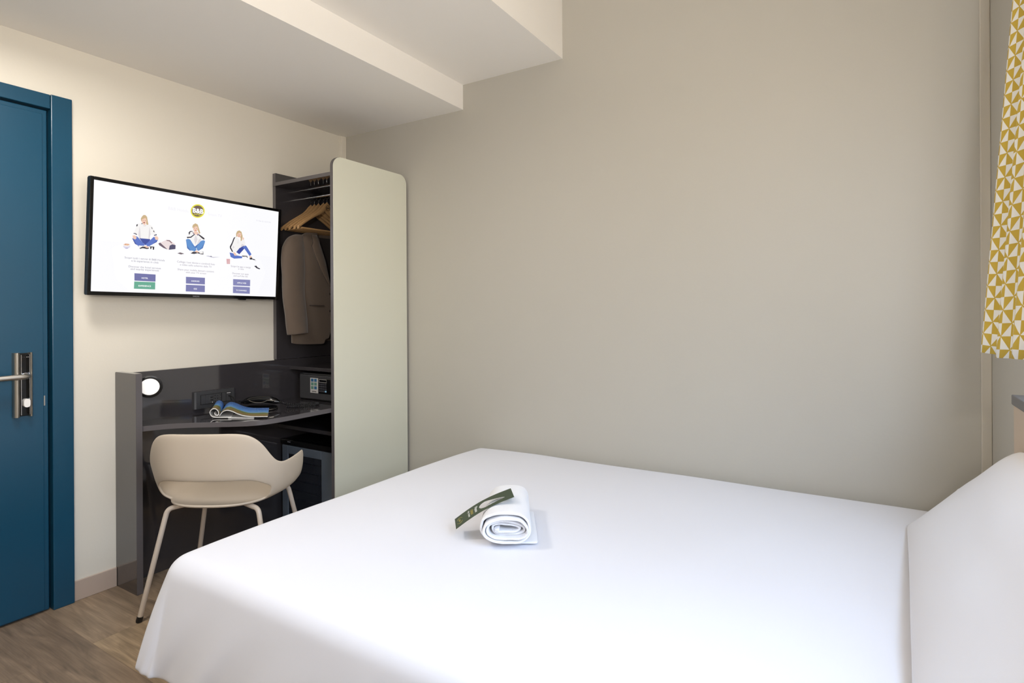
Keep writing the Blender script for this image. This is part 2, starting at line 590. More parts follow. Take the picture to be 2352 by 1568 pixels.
SCREEN_POLYS = [
('F9F9FD',[(-435.5,-15.2),(-273.8,-17.8),(-48.3,-20.6),(214.7,-17.2),(432.8,-13.9),(434.1,-228),(-434.1,-227.6)]),
('FBFBFE',[(-364.4,-45.7),(-308.4,-14),(-165.5,-10.4),(77.4,-2.1),(238.4,-12.8),(338.6,-40.3),(366.8,-102.7),(320.6,-226.5),(-281.7,-228.5),(-344.4,-173.2)]),
('D9D6EA',[(-292.2,-30.3),(-293.5,-34.7),(-297.2,-38.4),(-302.6,-40.9),(-308.7,-41.5),(-314.1,-40.1),(-318,-37.1),(-319.4,-33.1),(-318.2,-28.7),(-314.6,-25),(-309.2,-22.5),(-303.1,-21.9),(-297.6,-23.2),(-293.7,-26.2)]),
('F3EFF0',[(-291,-24.2),(-292.4,-27.6),(-296.5,-30.6),(-302.5,-32.7),(-309.2,-33.3),(-315.2,-32.5),(-319.4,-30.3),(-321,-27.3),(-319.6,-23.9),(-315.5,-20.9),(-309.6,-18.8),(-302.9,-18.1),(-296.9,-18.9),(-292.6,-21.1)]),
('E8BFA0',[(-294.8,-23),(-295.9,-25),(-299.1,-26.7),(-303.8,-28),(-308.9,-28.5),(-313.6,-28.2),(-316.8,-27.1),(-318,-25.5),(-316.9,-23.6),(-313.7,-21.8),(-309.1,-20.5),(-304,-20),(-299.3,-20.3),(-296,-21.4)]),
('C9785A',[(-307.5,-22.5),(-307.7,-23.3),(-308.4,-24.1),(-309.3,-24.5),(-310.4,-24.6),(-311.3,-24.4),(-312,-23.8),(-312.3,-23),(-312.1,-22.2),(-311.4,-21.4),(-310.5,-21),(-309.4,-20.9),(-308.5,-21.1),(-307.8,-21.7)]),
('D89A60',[(-298.9,-25),(-299.1,-25.8),(-299.8,-26.5),(-300.7,-27),(-301.8,-27.1),(-302.7,-26.8),(-303.4,-26.3),(-303.7,-25.5),(-303.5,-24.6),(-302.8,-23.9),(-301.9,-23.5),(-300.8,-23.3),(-299.8,-23.6),(-299.2,-24.2)]),
('B4B0D0',[(-299.9,-39.3),(-300.4,-40.4),(-302.1,-41.3),(-304.6,-42),(-307.3,-42.3),(-309.8,-42.1),(-311.5,-41.5),(-312.1,-40.5),(-311.5,-39.5),(-309.9,-38.6),(-307.4,-37.9),(-304.7,-37.6),(-302.2,-37.8),(-300.5,-38.4)]),
('C9AE84',[(-251.5,83.6),(-253.2,94.8),(-248.5,105),(-242.4,112.4),(-234.5,112.8),(-227.8,106.1),(-224.4,87.4),(-220.2,68.7),(-222.1,57.7),(-227.4,67.7),(-232.5,82.4)]),
('F0C9B4',[(-229.1,87.5),(-229.9,80.4),(-232.6,74.4),(-236.7,70.7),(-241.3,70.1),(-245.5,72.7),(-248.5,77.8),(-249.7,84.6),(-248.9,91.7),(-246.2,97.6),(-242.2,101.3),(-237.6,102),(-233.4,99.5),(-230.3,94.3)]),
('C9AE84',[(-252.3,89.2),(-248.4,100),(-236.8,104.8),(-226.9,98.5),(-234.1,100.6),(-243.6,95.4)]),
('8A3A40',[(-235.7,79.7),(-236,78.6),(-237,77.7),(-238.4,77.1),(-240,76.8),(-241.4,77.1),(-242.4,77.8),(-242.8,78.7),(-242.5,79.7),(-241.5,80.7),(-240.1,81.3),(-238.5,81.5),(-237.1,81.3),(-236.1,80.6)]),
('5A4A44',[(-242.4,88.7),(-242.8,87.8),(-243.8,87.3),(-244.8,87.5),(-245.2,88.3),(-244.8,89.2),(-243.8,89.6),(-242.8,89.4)]),
('5A4A44',[(-233.8,89.1),(-234.2,88.3),(-235.2,87.8),(-236.2,88),(-236.7,88.7),(-236.3,89.6),(-235.3,90.1),(-234.2,89.9)]),
('F0C9B4',[(-244.1,73.2),(-233.4,74.6),(-233.8,65),(-240.9,64)]),
('F4F2F1',[(-244.8,73.8),(-262.4,71.5),(-270.8,58.2),(-276.2,38.6),(-279.1,21.3),(-260.9,19.6),(-257.8,8.6),(-214.1,9.7),(-212.9,29.1),(-185.4,31.2),(-195.3,52.6),(-204.9,68.8),(-219.7,74.5),(-233.9,66.9)]),
('DDD8DC',[(-256.8,60.1),(-261.1,25.3),(-257.1,8.7),(-250.7,9.4),(-253.8,41.4)]),
('DDD8DC',[(-215.7,63.5),(-211.1,31.3),(-214.8,9.6),(-219.6,10.2),(-218.1,45.9)]),
('DDD8DC',[(-244.8,73.8),(-239.6,66.1),(-233.1,67),(-226.9,74.7),(-233.1,63.9),(-240.9,62.9)]),
('2E2A38',[(-270,66.7),(-264.5,69.7),(-265.6,60.8),(-270.4,57.5)]),
('2E2A38',[(-251.2,74.1),(-244.9,76.1),(-244.8,73.1),(-251.1,71.5)]),
('2E2A38',[(-209.2,64.4),(-204.7,59.9),(-203.8,53.5),(-208.3,59.4)]),
('2E2A38',[(-200,51.2),(-195.5,46.7),(-195.3,40.9),(-199.8,45)]),
('5A5870',[(-280.4,28.7),(-271,28.7),(-266.3,23.9),(-268.7,21.4),(-275.1,25.2),(-280.3,24.9)]),
('5A5870',[(-197.2,29.8),(-185.5,35.1),(-184.6,29.8),(-196.3,26.1)]),
('34489C',[(-257.1,8.7),(-212.3,9.9),(-213.5,-11.5),(-231.3,-19.1),(-242.4,-8.8)]),
('34489C',[(-285.6,5.4),(-274.4,1),(-259.5,-27.7),(-254.2,-27.2),(-273.8,-17.8)]),
('5572C4',[(-283.3,7.6),(-273.1,16.3),(-264.3,14.3),(-233.1,-18.2),(-241.8,-26.7),(-259.6,-27),(-272.3,-12)]),
('34489C',[(-178.1,11.8),(-184.4,-0.6),(-216.8,-22.6),(-222.3,-20.1)]),
('5572C4',[(-178.1,11.8),(-185.8,19.5),(-198,21.2),(-229.6,-15.1),(-222.2,-23.9),(-202.5,-13.4)]),
('F0C9B4',[(-285.3,16.8),(-274.9,19.1),(-266.9,9.4),(-272.6,1.2),(-279.7,3.5)]),
('F0C9B4',[(-194.4,23.6),(-183.4,26),(-176.8,17.8),(-180.3,8.4),(-190.3,10.4)]),
('F4F2F1',[(-258.6,-23.1),(-238.4,-22.5),(-241.6,-35.5),(-255,-36.8)]),
('2E2A38',[(-255.1,-34.9),(-241.9,-25.9),(-231.1,-26.8),(-211.1,-30.6),(-223.6,-35.6),(-241.6,-33.6),(-252.2,-37.7)]),
('F4F2F1',[(-214.9,-24),(-194.1,-24.2),(-195.2,-34.8),(-216.5,-33)]),
('2E2A38',[(-216.8,-22.6),(-193.4,-21.8),(-194.5,-35.9),(-200,-35.7),(-199.9,-25.6),(-205.7,-26.9),(-206.2,-34.7),(-210.6,-33.6),(-210.9,-25.9)]),
('F0C9B4',[(-238.3,-24.8),(-225.9,-21.2),(-214.9,-26.3),(-223.8,-31)]),
('EBDCDC',[(-176.1,-5.6),(-143.6,13.7),(-124.4,11.8),(-104.6,-0),(-100,-21.6),(-130.7,-29.8),(-153.8,-22.9)]),
('6A5868',[(-176.9,-5.7),(-169.5,-1),(-142.4,-23.8),(-136.5,-29.1),(-153.8,-24.1),(-172.9,-13.1)]),
('4A4868',[(-127.5,-10.4),(-116.1,-3.2),(-101.3,-5.7),(-101.9,-23.8),(-130.7,-29.8)]),
('8A6A70',[(-143.6,13.7),(-128.3,14.2),(-116.3,2.7),(-120.1,0.3),(-130,9.2),(-141.5,9.9)]),
('6E6068',[(-92.3,-42.1),(-79.8,-37),(-60.5,-40.9),(-75.5,-46.3)]),
('C8C6D4',[(42,-43.3),(52.6,-40.3),(78.8,-44.3),(114.1,-41.3),(79,-48.6)]),
('7A7890',[(59.2,-42.6),(70,-40),(72.8,-45.7)]),
('C9AE84',[(-28.2,85.9),(-24.5,98.7),(-13.6,106.7),(-2.3,102.5),(3.2,87.9),(11.6,64.1),(6.8,58.1),(-0,73),(-10.9,88.1)]),
('F0C9B4',[(-0.8,83.3),(-1.7,76.7),(-4.8,71.1),(-9.3,67.7),(-14.5,67.1),(-19.2,69.3),(-22.5,74.1),(-23.9,80.3),(-22.9,86.8),(-19.9,92.4),(-15.4,95.8),(-10.3,96.5),(-5.5,94.3),(-2.1,89.5)]),
('C9AE84',[(-26.4,81.2),(-22.7,94.8),(-11.3,99.6),(0.6,91.7),(-11.1,93.1)]),
('C04A50',[(-7.1,74.6),(-8.3,73.3),(-11.2,72.5),(-14.2,72.6),(-15.4,73.6),(-14.2,74.9),(-11.3,75.7),(-8.4,75.6)]),
('5A4A44',[(-14.9,83.5),(-15.4,82.6),(-16.5,82.1),(-17.7,82.3),(-18.2,83.1),(-17.7,84),(-16.6,84.5),(-15.4,84.3)]),
('5A4A44',[(-5,84),(-5.4,83),(-6.6,82.5),(-7.8,82.7),(-8.3,83.5),(-7.8,84.5),(-6.7,85),(-5.5,84.8)]),
('F4F2F1',[(-25.9,67.8),(-40.9,63),(-50.2,38.3),(-51.9,29.9),(-33.8,34),(-29.1,16.1),(-10.1,1.7),(12.2,20.6),(18,37.8),(32.9,35.4),(19.6,50.5),(2.4,63)]),
('DDD8DC',[(-9.8,53.3),(-17.2,29.8),(-9.8,5.8),(-0.7,31.6)]),
('DDD8DC',[(5.5,32.3),(17.9,39.9),(12.2,20.6),(-4,5.6)]),
('2E2A38',[(-41.7,49.5),(-44.4,59.3),(-37,67.6),(-24.7,69.1),(-25.8,65.7),(-35.6,63.7),(-38.5,51.9)]),
('2E2A38',[(-51.8,38.1),(-34,41),(-16.1,56.6),(-13.1,54.1),(-31.8,36.3),(-50,32.2)]),
('2E2A38',[(0.6,54.5),(6.8,56.5),(32.7,41.6),(32.1,34.4),(24.4,36.5)]),
('F0C9B4',[(-20.5,65.5),(-10.3,69.7),(0.2,66.9),(2.6,56.8),(-7.7,53.5),(-18.1,54.3)]),
('8A7890',[(-24.6,65),(-13.9,54.8),(-18,52.3),(-25.7,60.8)]),
('8A7890',[(2.5,60.9),(4.8,52.9),(-2.2,50),(-4.8,53.9)]),
('3F6DB4',[(-55.4,25.5),(-48.5,-14.5),(-31.8,-27.2),(-23.7,-24.4),(-36.9,3)]),
('5A8FCE',[(-54.6,25.6),(-45.9,29.8),(-35.6,27.7),(-3.3,-16.2),(-13.3,-27.5),(-31.9,-23.1),(-48.9,-2.3)]),
('3F6DB4',[(35.4,23.1),(25.8,-7.1),(5.3,-21.6),(-3.3,-16.2)]),
('5A8FCE',[(36.6,27.4),(28.8,31.6),(16.2,27.3),(-9.8,-6.5),(5.2,-19.5),(21.5,-3.4)]),
('3F6DB4',[(-32.9,7.5),(-12,-2.6),(8.2,16),(-7.6,-10.4)]),
('F4F2F1',[(-33.9,-23.3),(-17.5,-23.8),(-19.1,-37.1),(-31.4,-38.2)]),
('2E2A38',[(-31.4,-37.4),(-19.4,-28.1),(5.5,-27.8),(28.5,-22.7),(30.3,-36.8),(18.4,-37),(1.5,-33.6),(-15,-38.4)]),
('F4F2F1',[(7.6,-27.6),(26.4,-23.8),(27.6,-32.9),(14.1,-34.1)]),
('F0C9B4',[(-13.3,-25.4),(-3.1,-20.3),(9.7,-27.4),(-0.7,-31.3)]),
('C9AE84',[(195,66.6),(193,81.7),(198.6,95.6),(210.2,101.4),(222.3,95.4),(229.3,75),(226.3,52.5),(219.4,47.3),(218.7,64.9),(206.6,72.4)]),
('F0C9B4',[(221.4,80.7),(220.5,74.5),(217.6,69.2),(213.1,66),(208.1,65.4),(203.4,67.6),(200.1,72.1),(198.8,78),(199.7,84.2),(202.6,89.5),(207,92.7),(212.1,93.4),(216.7,91.2),(220.1,86.7)]),
('C9AE84',[(195.9,79.9),(201.9,94.7),(214.2,97.1),(224.1,85.5),(210.6,90.5)]),
('B04048',[(213.2,73.1),(212.1,71.8),(209.4,70.9),(206.8,71.1),(205.6,72.2),(206.7,73.6),(209.3,74.4),(212,74.2)]),
('5A4A44',[(207.1,82.1),(206.6,81.1),(205.3,80.6),(204,80.8),(203.4,81.7),(203.9,82.7),(205.2,83.2),(206.5,83)]),
('5A4A44',[(216.6,81.5),(216.1,80.5),(214.8,79.9),(213.4,80.2),(212.9,81),(213.4,82),(214.7,82.6),(216.1,82.3)]),
('F4F2F1',[(197.3,66.9),(181.3,58.5),(173.1,29.2),(163.1,10.8),(172.3,-12.3),(200.2,-9.7),(222.9,16.8),(246.5,28),(241.6,54.2),(233.2,60),(219.4,45.1),(207,59.2)]),
('DDD8DC',[(180.3,21.2),(187.6,13.2),(176.2,5.5)]),
('DDD8DC',[(207,59.2),(205.7,32.6),(203.2,36.8)]),
('DDD8DC',[(227,34.9),(245.5,28.8),(222.9,16.8),(220.4,20.9)]),
('2E2A38',[(191.7,67.1),(181.2,60.7),(171.5,33.4),(162,15),(163.3,6.4),(176,-12),(180.5,-8.5),(168.6,11.3),(176.3,29.6),(186,56.8)]),
('F0C9B4',[(229.5,70.6),(237.8,64.9),(235.8,55.8),(229,57.3)]),
('34489C',[(197.8,-9.9),(213.6,11.4),(236.9,26.2),(243.2,14.3),(214.7,-19.4)]),
('5572C4',[(230,17.5),(246.5,28.9),(253.9,24.3),(282.3,-13.3),(271.9,-23.2),(257.5,-6.6),(241.3,11.9)]),
('5572C4',[(162.2,-15.4),(177.1,-16.2),(196.1,-25.5),(231.8,-29),(229.8,-38),(187.4,-43.8),(168.5,-36.6)]),
('F0C9B4',[(179.2,-11.7),(191.8,-12.7),(203.2,-27),(189.2,-28.3)]),
('2E2A38',[(228.3,-24.8),(258.2,-23.5),(262.5,-33),(253.6,-31.5),(231.8,-29)]),
('F4F2F1',[(239,-27.9),(258.4,-28),(253.7,-32.9)]),
('2E2A38',[(272.2,-32.2),(285.4,-28.8),(290.8,-39.7),(273.5,-41.1)]),
('F0C9B4',[(268,-23.6),(281.6,-21.5),(285.4,-30.2),(274.2,-32)]),
('2E2A38',[(290.6,-35.2),(305.7,-39.3),(300.8,-42.5),(290.8,-40.6)]),
('C8C4CC',[(300.8,-42.5),(313.4,-44.6),(306,-46.6)]),
('F6ECEC',[(146.9,-47.1),(169.9,-47.4),(167.5,-72.4),(150.6,-72.8)]),
('C05060',[(148.7,-47.8),(151.9,-48),(153.3,-73.5),(150.6,-73.3)]),
('C05060',[(154.2,-47.4),(157.4,-47.6),(158.8,-73.1),(156.1,-72.9)]),
('C05060',[(160.6,-46.9),(163.8,-47),(165.2,-72.6),(162.5,-72.4)]),
('2E2A38',[(299.5,-72.9),(311.9,-69.7),(319.8,-78.3),(336.2,-84),(330.3,-87.6),(314,-83.2)]),
('6C6EA4',[(-272.3,-145.4),(-184.5,-145.9),(-184.2,-177.9),(-271.3,-177.7)]),
('62A890',[(-271.9,-181.5),(-184.9,-180.7),(-184.7,-213.1),(-272.4,-213)]),
('7678AC',[(-49.7,-148.4),(41.3,-148.3),(42,-180.6),(-48.7,-179.8)]),
('7678AC',[(-48.5,-185.5),(42.2,-185.7),(42.9,-217.6),(-48.3,-217)]),
('8486B6',[(185.6,-146.9),(280.1,-146),(280.4,-178.9),(186.8,-178.9)]),
('8486B6',[(186.5,-183.3),(279.6,-183.9),(280.4,-218.2),(187.3,-217.1)]),
('E9E23A',[(29.1,171.3),(28.8,166.1),(27.7,161),(25.8,156),(23.2,151.3),(19.8,146.9),(15.9,143.1),(11.4,139.8),(6.6,137.1),(1.5,135.2),(-3.7,134.1),(-9,133.7),(-14.1,134.1),(-19,135.3),(-23.6,137.3),(-27.6,140),(-31.1,143.3),(-34,147.1),(-36.1,151.4),(-37.4,156.1),(-38,161),(-37.8,166),(-36.7,171),(-34.9,175.9),(-32.4,180.6),(-29.1,184.9),(-25.3,188.7),(-20.9,192.1),(-16.2,194.8),(-11.1,196.8),(-5.9,198),(-0.6,198.5),(4.5,198.1),(9.5,197),(14.1,195.1),(18.3,192.5),(21.9,189.2),(24.8,185.3),(27,181),(28.5,176.3)]),
('6E5A50',[(23.2,170.4),(22.9,166.2),(22.1,162),(20.5,157.9),(18.3,154),(15.5,150.4),(12.3,147.2),(8.6,144.5),(4.6,142.3),(0.4,140.8),(-3.9,139.8),(-8.3,139.5),(-12.5,139.8),(-16.6,140.8),(-20.3,142.4),(-23.7,144.6),(-26.6,147.3),(-29,150.5),(-30.7,154),(-31.9,157.8),(-32.3,161.8),(-32.1,165.9),(-31.3,170.1),(-29.7,174.1),(-27.6,177.9),(-24.9,181.5),(-21.8,184.7),(-18.2,187.4),(-14.2,189.6),(-10,191.3),(-5.7,192.3),(-1.4,192.7),(2.9,192.4),(7,191.5),(10.8,189.9),(14.3,187.7),(17.2,185.1),(19.7,181.9),(21.5,178.3),(22.7,174.4)]),
]
SCREEN_TEXTS = [
('B&B','FFFFFF',(-28.4,166.5),(23.3,167),2),
('HOTELS','E9E23A',(-21.2,149.2),(15.4,150.5),1),
('B&B Hotels','F0EFF4',(-138.5,155.8),(-48.2,161.8),0),
('Smart TV','EFEEF4',(45.7,158.3),(115.8,161.5),0),
('01 Feb 22 10:57 PM','D8D6E2',(302.7,164.1),(387.1,165.7),0),
('Scopri tutti i servizi di B&B Hotels','8F8C9C',(-312.7,-81.7),(-147.5,-80.4),0),
('e le esperienze in città','8F8C9C',(-285.6,-93.4),(-174.2,-92.7),0),
('Discover the hotel services','8F8C9C',(-296,-116.8),(-163,-117),0),
('and nearby experiences','8F8C9C',(-288,-128.7),(-171.2,-128.6),0),
('Collega i tuoi device e condividi foto','9A92A2',(-92.2,-82.4),(88,-80.6),0),
('e video sullo schermo della TV','9A92A2',(-78.8,-93.4),(72.7,-93.1),0),
("Share your mobile device's content",'9A92A2',(-89.1,-116.8),(84.9,-117),0),
('with your TV screen','9A92A2',(-50.8,-128.1),(46.2,-128.7),0),
('Scopri le app e naviga','9A92A2',(171.6,-83.5),(280.1,-82.9),0),
('in rete','9A92A2',(211.8,-93.4),(241.5,-93.6),0),
('Discover our apps','9A92A2',(180.8,-118.7),(269.7,-118.7),0),
('and surf the net','9A92A2',(187.3,-128.9),(265.7,-129.7),0),
('HOTEL','FFFFFF',(-242.8,-164.7),(-215.5,-164.4),1),
('EXPERIENCE','FFFFFF',(-254.6,-199),(-202.7,-199.8),1),
('ANDROID','FFFFFF',(-24.7,-166.7),(15.2,-166.8),1),
('IOS','FFFFFF',(-10.7,-203.3),(4.3,-203.5),1),
('APPS & WEB','FFFFFF',(207.9,-164.8),(257.7,-164.2),1),
('TV CHANNELS','FFFFFF',(203.6,-202.5),(262.1,-202.6),1),
]

# ================================================================== setting
YB = 2.540          # back wall
XR = 3.183          # right wall
YF = -1.7           # wall behind the camera
S1, S2 = 0.937, 1.548
Z1, Z2, Z3 = 2.307, 2.443, 2.95

add('floor', box(-0.12, XR + 0.25, YF - 0.12, YB + 0.12, -0.1, 0.0), M_FLOOR, kind='structure')
bm = B()
bx(bm, -0.12, 0, YF, 0.165, 0, 3.0)
bx(bm, -0.12, 0, 1.02, YB + 0.12, 0, 3.0)
bx(bm, -0.12, 0, 0.165, 1.02, 2.055, 3.0)
add('wall_left', bm, M_WALL, kind='structure')
add('wall_back', box(0, XR, YB, YB + 0.12, 0, 3.0), M_WALLB, kind='structure')
bm = B()
bx(bm, XR, XR + 0.22, YF, WIN_Y0, 0, 3.0)
bx(bm, XR, XR + 0.22, WIN_Y1, YB + 0.12, 0, 3.0)
bx(bm, XR, XR + 0.22, WIN_Y0, WIN_Y1, 0, WIN_Z0)
bx(bm, XR, XR + 0.22, WIN_Y0, WIN_Y1, WIN_Z1, 3.0)
add('wall_right', bm, M_WALLB, kind='structure')
add('wall_front', box(-0.12, XR + 0.22, YF - 0.12, YF, 0, 3.0), M_WALL, kind='structure')
# stepped ceiling: one low soffit over the desk side, a middle one, then the full height
bm = B()
prism(bm, [(0, Z1), (S1, Z1), (S1, Z2), (S2, Z2), (S2, Z3), (XR, Z3), (XR, 3.05), (0, 3.05)], YF, YB, frame((0, 0, 0), (1, 0, 0), (0, 0, 1), (0, 1, 0)))
add('ceiling', bm, M_CEIL, kind='structure')
bm = box(0, 0.010, 1.064, 1.224, 0, 0.083, 0.002)
bx(bm, 0, 0.010, YF, 0.11, 0, 0.083, 0.002)
add('baseboard_left', bm, M_SKIRT, kind='structure')
add('baseboard_back', box(0.54, XR - 0.03, YB - 0.010, YB, 0, 0.083, 0.002), M_SKIRT, kind='structure')
# corner covers
bm = box(0, 0.012, 2.494, YB, 0, Z1, 0.002)
bx(bm, 0.0, 0.016, 2.505, YB, 0, Z1, 0.002)
add('trim_1', bm, M_WALL, kind='structure')
bm = box(3.1535, XR, 2.528, YB, 0, Z3, 0.003)
add('trim_2', bm, M_TRIMB, kind='structure')

# window in the right-hand wall (lights the room)
win = empty('window_1', (XR + 0.11, (WIN_Y0 + WIN_Y1) / 2, WIN_Z0), kind='structure')
bm = B()
fx0, fx1 = XR + 0.07, XR + 0.13
for (a, b, c, d) in ((WIN_Y0, WIN_Y1, WIN_Z0, WIN_Z0 + 0.05), (WIN_Y0, WIN_Y1, WIN_Z1 - 0.05, WIN_Z1),
                     (WIN_Y0, WIN_Y0 + 0.05, WIN_Z0 + 0.05, WIN_Z1 - 0.05), (WIN_Y1 - 0.05, WIN_Y1, WIN_Z0 + 0.05, WIN_Z1 - 0.05)):
    bx(bm, fx0, fx1, a, b, c, d, 0.004)
ym = (WIN_Y0 + WIN_Y1) / 2
bx(bm, fx0, fx1, ym - 0.035, ym + 0.035, WIN_Z0 + 0.05, WIN_Z1 - 0.05, 0.004)
add('window_frame', bm, M_WHITEP, win)
for (a, b) in ((WIN_Y0 + 0.05, ym - 0.035), (ym + 0.035, WIN_Y1 - 0.05)):
    add('window_pane', box(XR + 0.095, XR + 0.101, a, b, WIN_Z0 + 0.05, WIN_Z1 - 0.05), M_GLASS, win)

# ------------------------------------------------------------------ door
door = empty('door_1', (0, 0.985, 0), kind='structure')
bm = B()
bx(bm, -0.10, 0.020, 0.990, 1.063, 0.0, 2.086, 0.003)
bx(bm, -0.10, 0.018, 0.165 - 0.07, 0.165, 0.0, 2.086, 0.003)
add('door_frame', bm, M_BLUE, door)
add('door_header', box(-0.10, 0.018, 0.167, 0.9885, 2.027, 2.084, 0.003), M_BLUE, door)
add('door_gap_shade', box(-0.060, -0.0235, 0.165, 0.9895, 0.0, 2.026), M_DARKGAP, door)  # near-black slab behind the leaf, paints the gap in shade
leaf = add('door_leaf', box(-0.0225, 0.0015, 0.17, 0.982, 0.006, 2.020, 0.003), M_BLUE, door)
add('leaf_facing', box(0.001, 0.006, 0.19, 0.966, 0.010, 2.003, 0.0025), M_BLUE, leaf)
X0 = 0.006
lock = add('lock_plate', box(X0, X0 + 0.010, 0.868, 0.921, 0.800, 1.046, 0.003), M_BLACKG, door, label='black and satin steel card lock plate')
# curved steel cheeks either side of the black centre
for (ya, yb, sgn) in ((0.864, 0.885, 1), (0.913, 0.925, -1)):
    bm = B()
    n = 7
    out = []
    for i in range(n):
        t = i / (n - 1)
        y = ya + (yb - ya) * t
        h = 0.026 * math.sin(PI * (0.12 + 0.76 * t)) ** 0.6
        out.append((y, X0 + h))
    poly = [(ya, X0)] + out + [(yb, X0)]
    prism(bm, poly, 0.798, 1.048, frame((0, 0, 0), (0, 1, 0), (1, 0, 0), (0, 0, 1)))
    add('steel_cheek', bm, M_STEEL, lock, smooth=True)
for y in (0.8855, 0.9122):
    add('chrome_edge', box(X0 + 0.01, X0 + 0.027, y - 0.0012, y + 0.0012, 0.806, 1.040, 0.0008), M_CHROME, lock)
bm = B()
tube(bm, [(X0 + 0.010, 0.899, 0.957), (X0 + 0.022, 0.899, 0.957)], 0.0125, 20)
rose = add('handle_rose', bm, M_CHROME, lock, smooth=True)
bm = B()
path = smoothpath([(X0 + 0.02, 0.899, 0.957), (X0 + 0.046, 0.899, 0.957), (X0 + 0.056, 0.890, 0.957), (X0 + 0.056, 0.860, 0.957), (X0 + 0.054, 0.775, 0.955)], 3)
tube(bm, path, 0.0105, 14)
add('lever_handle', bm, M_STEEL, door, smooth=True)
bm = B()
prism(bm, rrect(-0.010, 0.010, -0.0165, 0.0165, 0.0095, 6), 0.0, 0.022, frame((X0 + 0.010, 0.902, 0.852), (0, 1, 0), (0, 0, 1), (1, 0, 0)))
add('thumb_turn', bm, M_WHITEP, lock, smooth=True)
for k in range(4):
    bm = B()
    tube(bm, [(X0 + 0.0095, 0.889 + 0.0065 * k, 1.030), (X0 + 0.011, 0.889 + 0.0065 * k, 1.030)], 0.0012, 8)
    add('indicator_dot', bm, M_WHITEP if k == 3 else M_DKGREY, lock)
add('latch_plate', box(0.001, 0.004, 0.9665, 0.9705, 0.83, 0.87), M_STEEL, door)

# ================================================================== desk
desk = empty('desk', (0.25, 1.65, 0), 'dark grey glossy wall desk with wavy-edged top under the television', 'desk')
bm = B()
prism(bm, rrect(0.0015, 0.180, 0.0, 0.941, 0.006, 3), 1.225, 1.250, frame((0, 0, 0), (1, 0, 0), (0, 0, 1), (0, 1, 0)))
add('side_panel', bm, M_GREY, desk)
add('edge_band', box(0.1795, 0.1815, 1.2252, 1.2498, 0.001, 0.940), M_GREYEDGE, desk)
add('back_panel', box(0.0015, 0.028, 1.250, 2.493, 0.0, 0.934, 0.001), M_GREY, desk)
pts = [(0.166, 1.250), (0.180, 1.285), (0.203, 1.335), (0.240, 1.380), (0.290, 1.425), (0.350, 1.470), (0.412, 1.515), (0.462, 1.558), (0.492, 1.605), (0.504, 1.66), (0.508, 1.75), (0.5083, 1.86), (0.5085, 1.985)]
front = [(p.x, p.y) for p in smoothpath([(a, b, 0) for a, b in pts], 2)]
poly = [(0.028, 1.250)] + front + [(0.506, 1.99), (0.506, 2.515), (0.028, 2.515)]
bm = B()
prism(bm, poly, 0.690, 0.712, frame((0, 0, 0), (1, 0, 0), (0, 1, 0), (0, 0, 1)))
add('desktop', bm, M_GREY, desk)
bm = B()
n = len(front)
a = [[bm.verts.new((x + dx, y - dx * 0.4, z)) for (x, y) in front] for (dx, z) in ((0.0002, 0.7122), (0.0012, 0.7115), (0.0012, 0.6905), (0.0002, 0.6898))]
for j in range(3):
    for i in range(n - 1):
        bm.faces.new((a[j][i], a[j][i + 1], a[j + 1][i + 1], a[j + 1][i]))
add('desktop_edge', bm, M_GREYEDGE, desk, smooth=True)

# ================================================================== wardrobe
ward = empty('wardrobe', (0.27, 2.26, 0), 'tall narrow dark grey open wardrobe with a pale sage front panel', 'wardrobe')
add('back_panel', box(0.0015, 0.026, 2.020, 2.493, 0.9355, 1.974, 0.001), M_GREY, ward)
add('edge_band', box(0.0018, 0.0256, 2.0185, 2.0198, 0.94, 1.973), M_GREYEDGE, ward)
add('side_panel', box(0.0295, 0.508, 2.5185, 2.534, 0.0, 1.920, 0.001), M_GREY, ward)
bm = box(0.027, 0.508, 2.003, 2.517, 1.897, 1.917, 0.001)
add('top_board', bm, M_GREY, ward)
add('edge_band', box(0.028, 0.508, 2.0015, 2.0032, 1.8975, 1.9165), M_GREYEDGE, ward)
# front panel with rounded top corners, faced in pale satin glass
Mf = frame((0.5105, 0, 0), (0, 1, 0), (0, 0, 1), (1, 0, 0))
bm = B()
prism(bm, rrect(1.984, 2.524, 0.0, 1.991, 0.052, 8, (1, 1, 0, 0)), 0.0, 0.020, Mf)
fp = add('front_panel', bm, M_GREYEDGE, ward, smooth=True)
bm = B()
prism(bm, rrect(1.985, 2.523, 0.06, 1.990, 0.052, 10, (1, 1, 0, 0)), 0.0202, 0.0242, Mf)
add('front_glass', bm, M_SAGE, fp, smooth=True, label='pale sage green satin front with rounded top corners')
add('shelf', box(0.0295, 0.508, 2.10, 2.5175, 0.876, 0.894, 0.001), M_GREY, ward)
add('shelf', box(0.0295, 0.508, 2.022, 2.5175, 0.560, 0.580, 0.001), M_GREY, ward)
bm = B()
tube(bm, [(0.027, 2.245, 1.872), (0.509, 2.245, 1.872)], 0.009, 16)
add('hanging_rail', bm, M_CHROME, ward, smooth=True)

